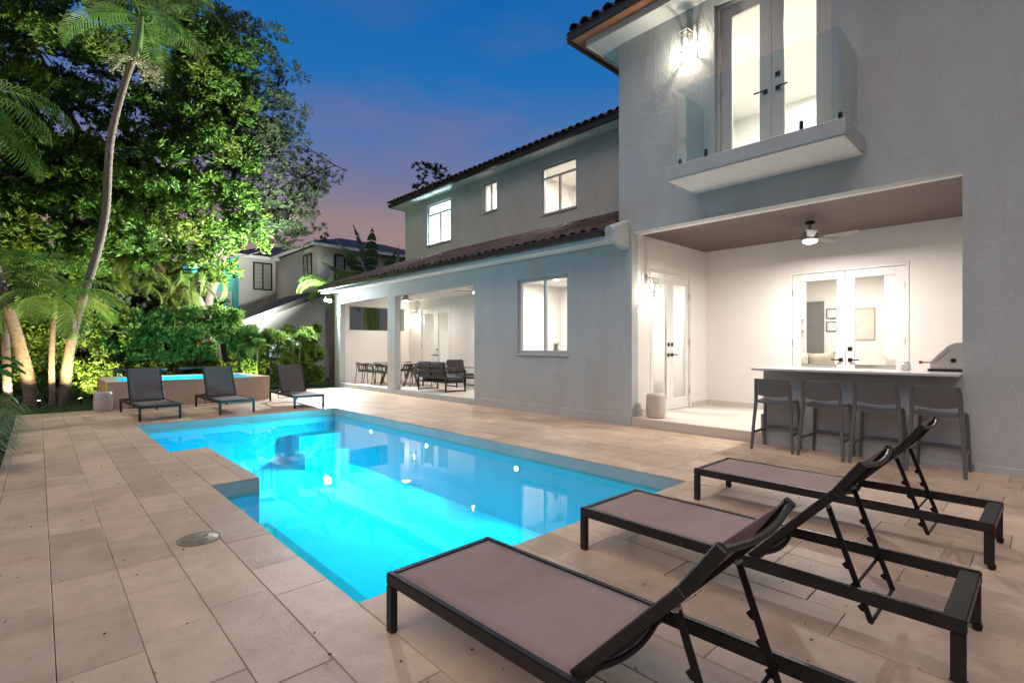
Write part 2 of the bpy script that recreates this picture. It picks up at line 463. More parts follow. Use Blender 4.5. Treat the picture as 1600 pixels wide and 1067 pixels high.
for ri, (x0, x1) in enumerate(rows):
    xc = (x0+x1)/2
    cuts = sorted(set([-2.4, 17.05] + [b for b in ys]))
    runs = []
    for a, b in zip(cuts, cuts[1:]):
        if deck_ok(xc, (a+b)/2):
            if runs and abs(runs[-1][1]-a) < 1e-6: runs[-1][1] = b
            else: runs.append([a, b])
    rr = random.Random(ri*13+5)
    for a, b in runs:
        y = a - rr.choice([0.0, 0.2, 0.31, 0.45])
        while y < b:
            L_ = rr.choice([0.61, 0.61, 0.915, 0.915, 0.46, 1.22])
            y0, y1 = max(y, a), min(y+L_, b)
            if b-y1 < 0.12: y1 = b; L_ = y1-y+0.001
            if y1-y0 > 0.03: pieces.append((x0, x1, y0, y1))
            y = y+L_
def in_view(px, py):
    d = px*0.6845+py*0.729; s = px*0.729-py*0.6845
    return d > 1.6 and abs(s/d) < 1.12, d
pieces.sort(key=lambda p: (0 if in_view((p[0]+p[1])/2, (p[2]+p[3])/2)[0] else 1, in_view((p[0]+p[1])/2, (p[2]+p[3])/2)[1]))
PAV = {}
def paver_mesh(w, l):
    k = (round(w, 3), round(l, 3))
    if k not in PAV:
        b = MB(); g, h, c = 0.0018, 0.016, 0.003
        o = [(-w/2+g, -l/2+g), (w/2-g, -l/2+g), (w/2-g, l/2-g), (-w/2+g, l/2-g)]
        i = [(-w/2+g+c, -l/2+g+c), (w/2-g-c, -l/2+g+c), (w/2-g-c, l/2-g-c), (-w/2+g+c, l/2-g-c)]
        vs = [(*p, -h) for p in o] + [(*p, -c) for p in o] + [(*p, 0) for p in i]
        fs = [(8, 9, 10, 11)] + [(k2, (k2+1) % 4, 4+(k2+1) % 4, 4+k2) for k2 in range(4)] + [(4+k2, 4+(k2+1) % 4, 8+(k2+1) % 4, 8+k2) for k2 in range(4)]
        b.add(vs, fs); PAV[k] = b.mesh('paver'); PAV[k].materials.append(M_PAVER)
    return PAV[k]
rest = MB()
for n, (x0, x1, y0, y1) in enumerate(pieces):
    rz = random.uniform(-1, 1)*0.0012
    if n < 295:
        o = link('paver', paver_mesh(x1-x0, y1-y0), None, deck, ((x0+x1)/2, (y0+y1)/2, random.uniform(-0.0015, 0.0012)))
        o.rotation_euler = (random.uniform(-.0012, .0012), random.uniform(-.002, .002), 0)
    else:
        rest.box(x0+.0025, x1-.0025, y0+.0025, y1-.0025, -0.016, random.uniform(-.0015, .001))
tag(rest.build('far_pavers', M_PAVER, deck), kind='stuff')

# pool shell
poly = [(PX0, PY0), (PX1, PY0), (PX1, PY1), (PX0, PY1), (PX0, NY1), (NX, NY1), (NX, NY0), (PX0, NY0)]
band, shell = MB(), MB()
PZ = -1.15
for (ax, ay), (bx, by) in zip(poly, poly[1:]+poly[:1]):
    band.add([(ax,ay,-0.0165), (bx,by,-0.0165), (bx,by,-0.19), (ax,ay,-0.19)], [(0,1,2,3)])
    shell.add([(ax,ay,-0.19), (bx,by,-0.19), (bx,by,PZ), (ax,ay,PZ)], [(0,1,2,3)])
shell.add([(p[0], p[1], PZ) for p in poly], [tuple(range(8))])
# deeper slope line across the floor, benches and steps
shell.box(PX0, 1.88, PY0, NY0, PZ, -0.52)
shell.box(PX0, 1.62, NY1, PY1, PZ, -0.45)
shell.box(4.1, PX1, 11.05, PY1, PZ, -0.50)
shell.box(4.1, PX1, 10.70, 11.05, PZ, -0.82)
pool = shell.build('pool', M_POOL, fix=False)
tag(pool, 'cyan lit swimming pool basin sunk in the deck', kind='structure')
band.build('waterline_band', M_BAND, pool, fix=False)
wb = MB().add([(p[0], p[1], WZ) for p in poly], [tuple(range(8))])
wo = wb.build('water', M_WATER); tag(wo, 'still clear pool water glowing cyan', kind='structure')
for i, (y, en, lab) in enumerate(((9.72, 195, 'round pool light in long wall, farthest from the loungers with open backs'), (7.65, 74, 'round pool light in long wall, middle one of three'), (5.32, 30, 'brightest round pool light in long wall, nearest the bar stools'))):
    t = thing('pool_light', lab, 'pool light', (PX1, y, -0.33), 0, 'lights in the long pool wall')
    b = MB(); prof = [(0.0, -0.02), (0.055, -0.02), (0.055, 0.0), (0.045, 0.006)]
    b.tube([(0.0, 0, 0), (-0.018, 0, 0)], 0.055, 20); b.build('housing', M_STEEL, t, smooth=True)
    b = MB(); b.tube([(-0.0185, 0, 0), (-0.024, 0, 0)], 0.036, 16); b.build('lens', M_POOLL, t)
    lamp('pool_lamp', 'AREA', (-0.03, 0, 0), en, (0.01, 0.76, 1.0), 0.08, t, rot=(-1, 0, -.10))

# drain cover
t = thing('drain_cover', 'round metal drain lid set in the deck', 'drain cover', (0.89, 4.39, 0.0015))
b = MB(); b.lathe([(0.0, 0.0), (0.145, 0.0), (0.150, 0.003), (0.140, 0.005), (0.130, 0.003), (0.118, 0.003), (0.112, 0.006), (0.0, 0.007)], 40, close=False)
b.build('lid', mat('drain_brass', (0.30, 0.25, 0.17), 0.42, 0.35, vary=(14, 0.25), bump=(60, 0.3, 3)), t, smooth=True)
b = MB()
for a in (0.3, 1.9, 3.5, 5.0):
    b.bar((0.02*math.cos(a), 0.02*math.sin(a), 0.008), (0.075*math.cos(a+.3), 0.075*math.sin(a+.3), 0.008), 0.010, 0.005)
b.build('grip', M_STEEL, t)

# lawn and soil borders
lawn = link('lawn', grid_wall('z', -0.06, -0.012, [-3, 1.12, 4.7, 7.9, 9], [14.85, 17.05, 17.45, 24], lambda u, v: (u < 1.12) or (u < 4.7 and v > 17.45) or (u > 4.7 and v > 17.05)), M_LAWN)
tag(lawn, 'dark green lawn beside the palms', kind='structure')
def blades(n, x0, x1, y0, y1, h, w, ok=None):
    x = rng.uniform(x0, x1, n); y = rng.uniform(y0, y1, n)
    if ok is not None:
        k = ok(x, y); x, y = x[k], y[k]; n = len(x)
    a = rng.uniform(0, 2*math.pi, n); l = rng.uniform(-.5, .5, (n, 2))*h; hh = rng.uniform(.6, 1.1, n)*h
    v = np.zeros((n, 3, 3))
    v[:, 0] = np.stack([x+np.cos(a)*w, y+np.sin(a)*w, np.full(n, -.015)], 1)
    v[:, 1] = np.stack([x-np.cos(a)*w, y-np.sin(a)*w, np.full(n, -.015)], 1)
    v[:, 2] = np.stack([x+l[:, 0], y+l[:, 1], hh-.015], 1)
    return v
def tri_mesh(name, v):
    n, k = v.shape[0], v.shape[1]
    me = bpy.data.meshes.new(name)
    me.vertices.add(n*k); me.vertices.foreach_set('co', v.reshape(-1).astype(np.float32))
    return me, n
def poly_mesh(name, v, faces):
    """v: (n,k,3) points of n alike pieces, faces: index tuples within a piece"""
    n, k = v.shape[0], v.shape[1]
    me = bpy.data.meshes.new(name)
    me.vertices.add(n*k); me.vertices.foreach_set('co', v.reshape(-1).astype(np.float32))
    idx = np.concatenate([(np.arange(n)[:, None]*k + np.array(f)[None, :]).reshape(n, -1) for f in faces], 1) if len(set(map(len, faces))) == 1 else None
    fl = len(faces[0]); nf = n*len(faces)
    me.loops.add(nf*fl); me.loops.foreach_set('vertex_index', idx.reshape(-1).astype(np.int32))
    me.polygons.add(nf)
    me.polygons.foreach_set('loop_start', (np.arange(nf)*fl).astype(np.int32))
    me.polygons.foreach_set('loop_total', np.full(nf, fl, np.int32))
    me.update(calc_edges=True)
    return me
gv = blades(26000, -1.0, 7.6, 14.86, 18.3, 0.05, 0.004, lambda x, y: ((x < 1.1)) | ((x > 1.1) & (x < 4.65) & (y > 17.45)) | ((x > 4.72) & (y > 17.07)))
tag(link('grass', poly_mesh('grass', gv, [(0, 1, 2)]), M_GRASS), 'short green grass on the lawn', 'grass', kind='stuff')

# ================================================================== HOUSE
HX = 7.9; BX = 10.85; EZ = 7.05
house = thing('house', 'pale stucco two-storey house with clay tile roofs and lit rooms beside the pool', 'house', (HX, 5.5, 0))
def H(b, name, m, **k): return b.build(name, m, house, world=True, **k)
def HW(name, me, m): return link(name, me, m, house, world=True)
us = [-4, 0.70, 5.22, 5.5, 6.75, 8.24, 9.78, 13.61, 14.05, 17.44, 17.87, 2.04, 3.68]
vs = [-0.05, 0.14, 1.29, 2.94, 2.98, 3.36, 3.52, 4.17, 6.9, EZ]
op = [(0.70, 5.22, -1, 3.52), (2.04, 3.68, 4.17, 6.9), (6.75, 8.24, 1.29, 2.94), (9.78, 13.61, 0.14, 2.98), (14.05, 17.44, 0.14, 2.98), (5.5, 18, 3.36, 9)]
HW('wall', grid_wall('x', HX, HX+0.2, us, vs, holes(op)), M_STUCCO)
# beam thickness of the big opening and its returns
H(MB().box(HX+.2, HX+.32, 0.58, 5.34, 3.522, 3.9), 'header', M_INNER)
H(MB().box(HX-0.022, HX-0.001, 5.222, 9.76, -0.03, 0.19), 'plinth', M_STUCCO, bevel=0.006)
H(MB().box(HX-0.022, HX-0.001, -4, 0.60, -0.03, 0.10), 'plinth', M_STUCCO, bevel=0.006)
# side wall of the tall block, above the low roof
H(MB().box(HX+.2, 15, 5.3, 5.5, 3.3, EZ), 'wall', M_STUCCO)
H(MB().box(HX, 15, -4.2, -4.0, -0.05, EZ), 'wall', M_STUCCO)
# patio recess
HW('wall', grid_wall('y', 5.22, 5.42, [HX+.2, 8.52, 10.13, BX+.2], [0, .16, 2.90, 3.9], holes([(8.52, 10.13, .16, 2.90)])), M_INNER)
HW('wall', grid_wall('x', BX, BX+.2, [0.4, 1.64, 3.53, 5.219], [0, .16, 2.90, 3.9], holes([(1.64, 3.53, .16, 2.90)])), M_INNER)
H(MB().box(HX+.2, BX, 0.40, 0.58, 0, 3.9), 'wall', M_INNER)
H(MB().box(HX-0.006, BX, 2.935, 5.219, -0.03, 0.16), 'patio_step', M_SLAB, bevel=0.008)
H(MB().box(HX+.201, BX, 0.581, 2.93, -0.03, 0.158), 'patio_floor', M_SLAB)
H(MB().box(HX+.32, BX, 0.58, 5.22, 3.60, 3.9), 'ceiling_deck', M_ROOFBASE)
y = 0.585; pc = H(MB().box(HX+.321, BX-.001, 0.581, 5.219, 3.545, 3.6), 'ceiling', M_ROOFBASE)
w = 0.14; n = int((BX-HX-.33)/w)
pm = MB().box(-w/2+.002, w/2-.002, -2.315, 2.315, -0.011, 0.011).mesh('ceiling_plank', bevel=0.003)
for i in range(n+1):
    xx = HX+.325+w/2+i*w
    if xx+w/2 > BX: break
    o = link('ceiling_plank', pm, M_PLANKC, pc, (xx, 2.9, 3.534))
# skirting in the recess
for bx in ((8.13, 8.44, 5.205, 5.219), (10.18, BX-.002, 5.205, 5.219), (BX-.015, BX-.001, 3.6, 5.2), (BX-.015, BX-.001, 0.6, 1.58)):
    H(MB().box(*bx, 0.161, 0.27), 'skirting', M_SLAB)

# porch under the low roof
HW('wall', grid_wall('x', BX, BX+.2, [5.42, 9.55, 14.79, 16.75, 17.87], [0, .13, 2.88, 3.3], holes([(14.79, 16.75, .13, 2.88)])), M_INNER)
HW('wall', grid_wall('y', 17.60, 17.87, [HX+.2, 8.34, 10.65, BX], [0, 2.05, 2.93, 3.3], holes([(8.34, 10.65, 2.05, 2.93)])), M_INNER)
H(MB().box(HX+.2, BX, 9.55, 9.78, 0, 3.3), 'wall', M_INNER)
H(MB().box(HX+.2, BX, 9.78, 17.6, -0.03, 0.125), 'porch_floor', M_SLAB)
H(MB().box(HX+.2, BX, 9.78, 17.6, 3.22, 3.3), 'porch_ceiling', M_INNER)
# upper wing wall
WL, WS, WR = (14.79, 16.27, 5.28, 6.80), (12.28, 12.96, 5.90, 6.84), (8.97, 10.28, 5.32, 6.70)
HW('wall', grid_wall('x', BX, BX+.2, [5.5, 17.87, *WL[:2], *WS[:2], *WR[:2]], [3.3, EZ, *WL[2:], *WS[2:], *WR[2:]], holes([WL, WS, WR])), M_STUCCO)
H(MB().box(BX+.2, 15, 17.67, 17.87, 0, EZ), 'wall', M_STUCCO)

def room(x0, x1, y0, y1, z0, z1, open_sides, lamps, name='room', energy=60, col=NEUT, m=None):
    """inside faces of a lit room, open towards the outer wall"""
    b = MB()
    q = {'x0': [(x0,y0,z0),(x0,y1,z0),(x0,y1,z1),(x0,y0,z1)], 'x1': [(x1,y0,z0),(x1,y1,z0),(x1,y1,z1),(x1,y0,z1)],
         'y0': [(x0,y0,z0),(x1,y0,z0),(x1,y0,z1),(x0,y0,z1)], 'y1': [(x0,y1,z0),(x1,y1,z0),(x1,y1,z1),(x0,y1,z1)],
         'z0': [(x0,y0,z0),(x1,y0,z0),(x1,y1,z0),(x0,y1,z0)], 'z1': [(x0,y0,z1),(x1,y0,z1),(x1,y1,z1),(x0,y1,z1)]}
    for k, v in q.items():
        if k not in open_sides: b.add(v, [(0,1,2,3)], 1 if k == 'z0' else 0)
    r = H(b, name, [m or M_INNER, M_SLAB], fix=False)
    for (lx, ly) in lamps:
        d = MB().lathe([(0.0, 0), (0.075, 0), (0.075, 0.02)], 16, (0, 0, 0), close=False).build('downlight', M_DOWN, r, loc=(lx, ly, z1-0.03))
        lp = lamp('room_lamp', 'AREA', (0, 0, -0.012), energy, col, 0.5, d, rot=(0, 0, -1))
    return r
room(HX+.201, BX-.001, 5.421, 9.549, 0.10, 3.12, ('x0', 'y0'), [(9.4, 6.3), (9.4, 8.4)], energy=70)
room(BX+.201, 16.2, -1.5, 5.6, 0.15, 3.35, ('x0',), [(12.2, 1.2), (12.2, 3.6), (14.6, 1.2), (14.6, 3.6)], energy=70)
room(BX+.201, 13.8, 13.4, 17.5, 0.12, 3.2, ('x0',), [(12.3, 15.5)], energy=70)
room(HX+.201, 12.5, 0.6, 5.29, 4.175, 6.98, ('x0',), [(9.4, 2.3), (9.4, 3.8), (11.4, 3.0)], energy=160)
room(BX+.201, 13.6, 13.9, 17.5, 4.9, 7.0, ('x0',), [(12.2, 15.5)], energy=300, col=COOL)
room(BX+.201, 12.9, 11.9, 13.3, 4.9, 7.0, ('x0',), [(12.0, 12.6)], energy=70)
room(BX+.201, 13.6, 8.0, 11.4, 4.9, 7.0, ('x0',), [(12.2, 9.7)], energy=110)
# hidden floor / back closures so no light leaks
H(MB().box(HX+.2, 15, -4, 5.3, 3.9, 4.16), 'floor_slab', M_INNER)

# ---------------- windows and doors
def pane_x(parent, x, y0, y1, z0, z1, m=None):
    return MB().box(x-.003, x+.003, y0, y1, z0, z1).build('pane', m or M_GLASS, parent, world=True)
def window_x(x, y0, y1, z0, z1, splits, transom=None, fr=0.05, m=M_ALU):
    """sliding window in a wall facing -x; splits are y positions of the mullions"""
    b = MB(); d0, d1 = x+.06, x+.13
    b.box(d0, d1, y0+.001, y1-.001, z0+.001, z0+fr); b.box(d0, d1, y0+.001, y1-.001, z1-fr, z1-.001)
    b.box(d0, d1, y0+.001, y0+fr, z0+fr, z1-fr); b.box(d0, d1, y1-fr, y1-.001, z0+fr, z1-fr)
    zt = z1-fr
    if transom:
        b.box(d0, d1, y0+fr, y1-fr, transom-.03, transom+.03); zt = transom-.03
    for s in splits:
        b.box(d0-.008, d1-.008, s-.028, s+.028, z0+fr, zt)
    win = H(b, 'window', m, bevel=0.004)
    ed = [y0+fr] + list(splits) + [y1-fr]
    for i in range(len(ed)-1):
        a = ed[i] + (.028 if i else 0); c = ed[i+1] - (.028 if i < len(ed)-2 else 0)
        pane_x(win, x+.095+.01*(i % 2), a, c, z0+fr, zt)
    if transom: pane_x(win, x+.095, y0+fr, y1-fr, transom+.03, z1-fr)
    sb = MB().box(x-.03, x+.06, y0-.03, y1+.03, z0-.05, z0-.002).build('sill', M_STUCCO, win, world=True, bevel=.006)
    return win
window_x(HX, 6.75, 8.24, 1.29, 2.94, [7.44], fr=0.07)
window_x(BX, *WL[:2], *WL[2:], [15.5], 6.42)
window_x(BX, *WS[:2], *WS[2:], [12.62])
window_x(BX, *WR[:2], *WR[2:], [9.62], 6.38)
# balustrade-high window opening at the porch end: dark frame, no glass

def french_doors(axis, a, u0, u1, z0, z1, out, handle_z, fr=0.05, stile=0.14, railb=0.22, m=M_TRIM):
    """pair of glazed leaves; axis 'x': plane x=a spanning y, axis 'y': plane y=a spanning x; out = direction (+1/-1) towards the viewer"""
    def P(b, d0, d1, p0, p1, q0, q1):
        lo, hi = min(d0, d1), max(d0, d1)
        if axis == 'x': b.box(lo, hi, p0, p1, q0, q1)
        else: b.box(p0, p1, lo, hi, q0, q1)
    mid = (u0+u1)/2
    b = MB(); c0, c1 = a-out*.11, a+out*.012
    P(b, c0, c1, u0+.001, u0+fr, z0, z1-.001); P(b, c0, c1, u1-fr, u1-.001, z0, z1-.001); P(b, c0, c1, u0+fr, u1-fr, z1-fr, z1-.001)
    frame = H(b, 'door_frame', m, bevel=.005)
    for s, (p0, p1) in enumerate(((u0+fr+.004, mid-.003), (mid+.003, u1-fr-.004))):
        b = MB(); d0, d1 = a-out*.085, a-out*.035
        zb, zt = z0+.012, z1-fr-.004
        P(b, d0, d1, p0, p0+stile, zb, zt); P(b, d0, d1, p1-stile, p1, zb, zt)
        P(b, d0, d1, p0+stile, p1-stile, zb, zb+railb); P(b, d0, d1, p0+stile, p1-stile, zt-stile, zt)
        leaf = H(b, 'door', m, bevel=.004)
        g = MB(); P(g, a-out*.062, a-out*.057, p0+stile, p1-stile, zb+railb, zt-stile)
        g.build('pane', M_GLASS, leaf, world=True)
        hu = p1-stile*.5 if s == 0 else p0+stile*.5; sg = -1 if s == 0 else 1
        h = MB(); P(h, a-out*.035, a-out*.022, hu-.033, hu+.033, handle_z-.033, handle_z+.033)
        P(h, a-out*.022, a+out*.022, hu-.010, hu+.010, handle_z-.010, handle_z+.010)
        lo, hi = sorted((hu-sg*-.01, hu+sg*.15)); P(h, a+out*.010, a+out*.024, lo, hi, handle_z-.011, handle_z+.011)
        h.build('handle', M_BLACK, leaf, world=True, bevel=.002)
        if s == 0 or axis == 'y':
            h = MB(); P(h, a-out*.035, a-out*.020, hu-.035, hu+.035, handle_z+.17, handle_z+.24)
            h.build('lock', M_BLACK, leaf, world=True, bevel=.003)
        hx = p0-.003 if s == 0 else p1+.003
        for hz in (z0+.35, (z0+z1)/2, z1-.4):
            hb = MB(); P(hb, a-out*.02, a+out*.004, hx-.012, hx+.012, hz-.06, hz+.06); hb.build('hinge', M_STEEL, leaf, world=True)
french_doors('x', BX, 1.64, 3.53, .16, 2.90, -1, 1.20)
french_doors('y', 5.22, 8.52, 10.13, .16, 2.90, -1, 1.28, stile=0.13)
french_doors('x', BX, 14.79, 16.75, .13, 2.88, -1, 1.12)
french_doors('x', HX+.1, 2.04, 3.68, 4.18, 6.90, -1, 5.30, stile=0.17, m=mat('greige_door', (0.58, 0.55, 0.51), 0.5, vary=(4, .04)))

# ---------------- eaves and roofs
# tall block
soff = H(MB().box(7.50, HX, -4.2, 5.90, 7.05, 7.10), 'soffit', M_SOFFIT, bevel=.004)
H(MB().box(HX, 15, 5.5, 5.90, 7.05, 7.10), 'soffit', M_SOFFIT, bevel=.004)
H(MB().box(7.47, 7.50, -4.2, 5.93, 7.035, 7.20), 'fascia', M_SOFFIT); H(MB().box(7.50, 15, 5.90, 5.93, 7.035, 7.20), 'fascia', M_SOFFIT)
H(MB().box(7.27, 7.47, -4.2, 6.13, 7.16, 7.195), 'eave_board', M_COPPER); H(MB().box(7.47, 15, 5.93, 6.13, 7.16, 7.195), 'eave_board', M_COPPER)
def gutter(pts, z, name='gutter'):
    b = MB()
    for (ax, ay, bx, by) in pts: b.box(min(ax, bx), max(ax, bx), min(ay, by), max(ay, by), z, z+.10)
    g = H(b, name, M_BRONZE, bevel=.012)
    c = MB()
    for (ax, ay, bx, by) in pts: c.box(min(ax, bx)-.008, max(ax, bx)+.004, min(ay, by)-.004, max(ay, by)+.008, z+.101, z+.118)
    c.build('gutter_lip', mat('gutter_lip_%s_%d' % (name, int(z*10)), (0.10, 0.095, 0.092), 0.35, .3), g, world=True)
    return g
gutter([(7.17, -4.2, 7.265, 6.14), (7.27, 6.14, 15, 6.235)], 7.14)
p = 0.40
rb = MB()
rb.add([(7.20, -4.3, 7.26), (7.20, 6.2, 7.26), (15.5, 6.2, 7.26), (15.5, -4.3, 7.26), (11.2, -0.3, 8.86), (11.2, 2.2, 8.86), (11.5, 2.2, 8.86), (11.5, -0.3, 8.86)],
       [(0, 1, 5, 4), (1, 2, 6, 5), (2, 3, 7, 6), (3, 0, 4, 7), (4, 5, 6, 7)])
rb.add([(7.28, -4.2, 7.20), (7.28, 6.12, 7.20), (15.4, 6.12, 7.20), (15.4, -4.2, 7.20)], [(0, 1, 2, 3)])
main_roof = H(rb, 'roof', M_TILE)

def tile_mesh(L_=0.43, r0=.098, r1=.082, th=.013, n=9):
    b = MB()
    for (x, r) in ((0, r0), (L_, r1)):
        for rr in (r, r-th):
            for k in range(n):
                a = math.pi*k/(n-1); b.v.append((x, rr*math.cos(a), rr*math.sin(a)*0.85))
    def q(i, j, k, l): b.f.append((i, j, k, l)); b.m.append(0)
    for k in range(n-1):
        q(k, k+1, 2*n+k+1, 2*n+k); q(n+k, 3*n+k, 3*n+k+1, n+k+1)
        q(k, n+k, n+k+1, k+1); q(2*n+k, 2*n+k+1, 3*n+k+1, 3*n+k)
    me = b.mesh('roof_tile', smooth=True); me.materials.append(M_TILE)
    return me
TM = tile_mesh()
def tiles(parent, origin, along, up_az, pitch, ncol, ncourse, spacing=0.25, expo=0.38, nind=5, start=-0.10):
    """origin: point on the eave; along: unit vector along the eave; up_az: horizontal unit vector up the slope"""
    o = Vector(origin); al = Vector(along); th = math.atan(pitch)
    upv = (Vector(up_az)*math.cos(th) + Vector((0,0,1))*math.sin(th))
    nor = al.cross(upv) if al.cross(upv).z > 0 else upv.cross(al)
    far = MB(); tv = [v.co.copy() for v in TM.vertices]; tf = [tuple(p_.vertices) for p_ in TM.polygons]
    pl = Vector((0,0,0)); q = parent
    while q is not None: pl += q.location; q = q.parent
    for c in range(ncourse):
        for i in range(ncol):
            pos = o + al*(i*spacing) + upv*(start + c*expo) + nor*(0.014+random.uniform(-.004, .006))
            jit = Matrix.Rotation(random.uniform(-.02, .02), 3, nor)
            m3 = Matrix((jit@upv, al if al.cross(nor).dot(upv) > 0 else -al, nor)).transposed()
            lift = nor*0.012
            if c < nind:
                ob = link('roof_tile', TM, None, parent)
                ob.matrix_local = Matrix.Translation(pos-pl) @ m3.to_4x4() @ Matrix.Rotation(-0.02, 4, 'Y')
            else:
                m4 = Matrix.Translation(pos-pl) @ m3.to_4x4()
                far.add([m4@v for v in tv], tf)
    if far.v:
        o2 = far.build('far_roof_tiles', M_TILE, parent, smooth=True, fix=False); tag(o2, kind='stuff')
tiles(main_roof, (7.22, 0.2, 7.27), (0, 1, 0), (1, 0, 0), 0.40, 24, 1)
tiles(main_roof, (7.4, 6.18, 7.27), (1, 0, 0), (0, -1, 0), 0.40, 14, 1)

# upper wing eave + roof
ur = MB(); ur.add([(10.32, 5.5, 7.18), (10.32, 18.32, 7.18), (13.4, 18.32, 8.42), (13.4, 5.5, 8.42), (16, 18.32, 7.2), (16, 5.5, 7.2)], [(0, 1, 2, 3), (3, 2, 4, 5)])
ur.add([(10.42, 5.5, 7.14), (10.42, 18.30, 7.14), (16, 18.30, 7.14), (16, 5.5, 7.14)], [(0, 1, 2, 3)])
up_roof = H(ur, 'roof', M_TILE)
H(MB().box(10.42, BX, 5.5, 18.30, 7.03, 7.07), 'soffit', M_SOFFIT); H(MB().box(BX, 15, 17.87, 18.30, 7.03, 7.07), 'soffit', M_SOFFIT)
gutter([(10.32, 5.5, 10.415, 18.32), (10.42, 18.305, 15, 18.38)], 7.04)
tiles(up_roof, (10.34, 5.65, 7.19), (0, 1, 0), (1, 0, 0), 0.40, 51, 1)

# low roof over the wing
LP = 0.386; LX, LZ = 7.42, 3.53
lr = MB()
def lz(x): return LZ + (x-LX)*LP
lr.prism([(LX, lz(LX)), (BX, lz(BX)), (BX, lz(BX)-.10), (LX, lz(LX)-.06)], 'y', 5.30, 17.96)
low_roof = H(lr, 'roof', M_ROOFBASE)
tiles(low_roof, (LX, 5.62, LZ), (0, 1, 0), (1, 0, 0), LP, 50, 9, nind=5)
H(MB().box(LX+.02, HX, 5.45, 17.96, 3.37, 3.41), 'soffit', M_SOFFIT); H(MB().box(HX, BX, 17.87, 17.96, 3.30, 3.34), 'soffit', M_SOFFIT)
H(MB().box(LX, LX+.02, 5.45, 17.96, 3.35, 3.46), 'fascia', M_SOFFIT)
gutter([(LX-.11, 5.46, LX-.003, 17.98)], 3.42)
# plastered rake cap and block closing the roof against the tall wall
H(MB().prism([(LX-.02, 3.36), (HX-.001, 3.22), (HX-.001, lz(HX)-.03), (LX-.02, lz(LX)-.03)], 'y', 5.26, 5.44), 'gable_block', M_STUCCO, bevel=.01)
cap = MB()
for k in range(2):
    a = 0.30*k
    pts = [(LX-.05+a, 5.35, lz(LX-.05+a)-.02+.004*k), (LX+.27+a if k == 0 else HX+.02, 5.35, lz(LX+.27+a if k == 0 else HX+.02)-.02)]
    cap.tube(pts, [.090-.008*k, .086-.008*k], 20)
H(cap, 'rake_cap', M_STUCCO, smooth=True)

# ---------------- balcony
bal = H(MB().box(6.97, HX-.001, 1.65, 4.0, 3.97, 4.168), 'balcony', M_STUCCO, bevel=.008)
H(MB().box(6.99, HX-.001, 1.67, 3.98, 3.955, 3.969), 'balcony_soffit', M_SOFFIT)
for bx in ((7.03, 7.044, 1.75, 3.84), ):
    MB().box(*bx, 4.20, 5.31).build('glass_panel', M_RAILGLASS, bal, world=True, bevel=.002)
for yy in (1.744, 3.846):
    MB().box(7.05, HX-.02, yy-.007, yy+.007, 4.20, 5.31).build('glass_panel', M_RAILGLASS, bal, world=True, bevel=.002)
for (x_, y_) in ((7.037, 3.40), (7.037, 2.15), (7.12, 1.744), (7.55, 1.744), (7.12, 3.846), (7.55, 3.846)):
    b = MB()
    b.box(x_-.022, x_+.022, y_-.022, y_+.022, 4.169, 4.30)
    b.build('glass_clamp', M_DARK, bal, world=True, bevel=.012, seg=2)

# ================================================================== FIXTURES
def sconce(label, loc, facing, energy, col=WARM):
    """square glass lantern; local -y points away from the wall"""
    t = thing('wall_lantern', label, 'wall lamp', loc, math.atan2(facing[1], facing[0])+math.pi/2, 'glass wall lanterns')
    MB().box(-.055, .055, -.02, 0, -.11, .20).build('back_plate', M_STEEL, t, bevel=.004)
    b = MB(); w, d0, d1, z0, z1, r = .085, -.05, -.22, -.25, .11, .006
    for x in (-w, w):
        for y in (d0, d1): b.box(x-r, x+r, y-r, y+r, z0, z1)
    for z in (z0, z1):
        for y in (d0, d1): b.box(-w+r, w-r, y-r, y+r, z-r, z+r)
        for x in (-w, w): b.box(x-r, x+r, d1+r, d0-r, z-r, z+r)
    b.box(-.02, .02, -.06, -.018, .115, .15); b.box(-.03, .03, -.16, -.05, .118, .135)
    b.build('cage', M_STEEL, t)
    g = MB()
    for x in (-w, w): g.box(x-.002, x+.002, d1+.008, d0-.008, z0+.01, z1-.01)
    g.box(-w+.008, w-.008, d1-.002, d1+.002, z0+.01, z1-.01)
    g.build('pane', M_GLASS, t)
    MB().lathe([(0.0, -.06), (.02, -.05), (.03, -.01), (.03, .03), (.018, .07), (0.0, .075)], 14, (0, -.135, -.06), close=False).build('bulb', M_LAMPG, t, smooth=True)
    lamp('lantern_lamp', 'POINT', (0, -.135, -.165), energy, col, .025, t)
    return t
sconce('lit glass lantern high on the stucco wall beside the balcony doors', (HX-.001, 4.10, 6.50), (-1, 0), 32)
sconce('lit glass lantern on the patio wall beside the narrow glazed doors', (8.36, 5.219, 2.60), (0, -1), 22)
sconce('small lit lantern on the porch wall above the dining table', (10.849, 17.0, 2.66), (-1, 0), 30)

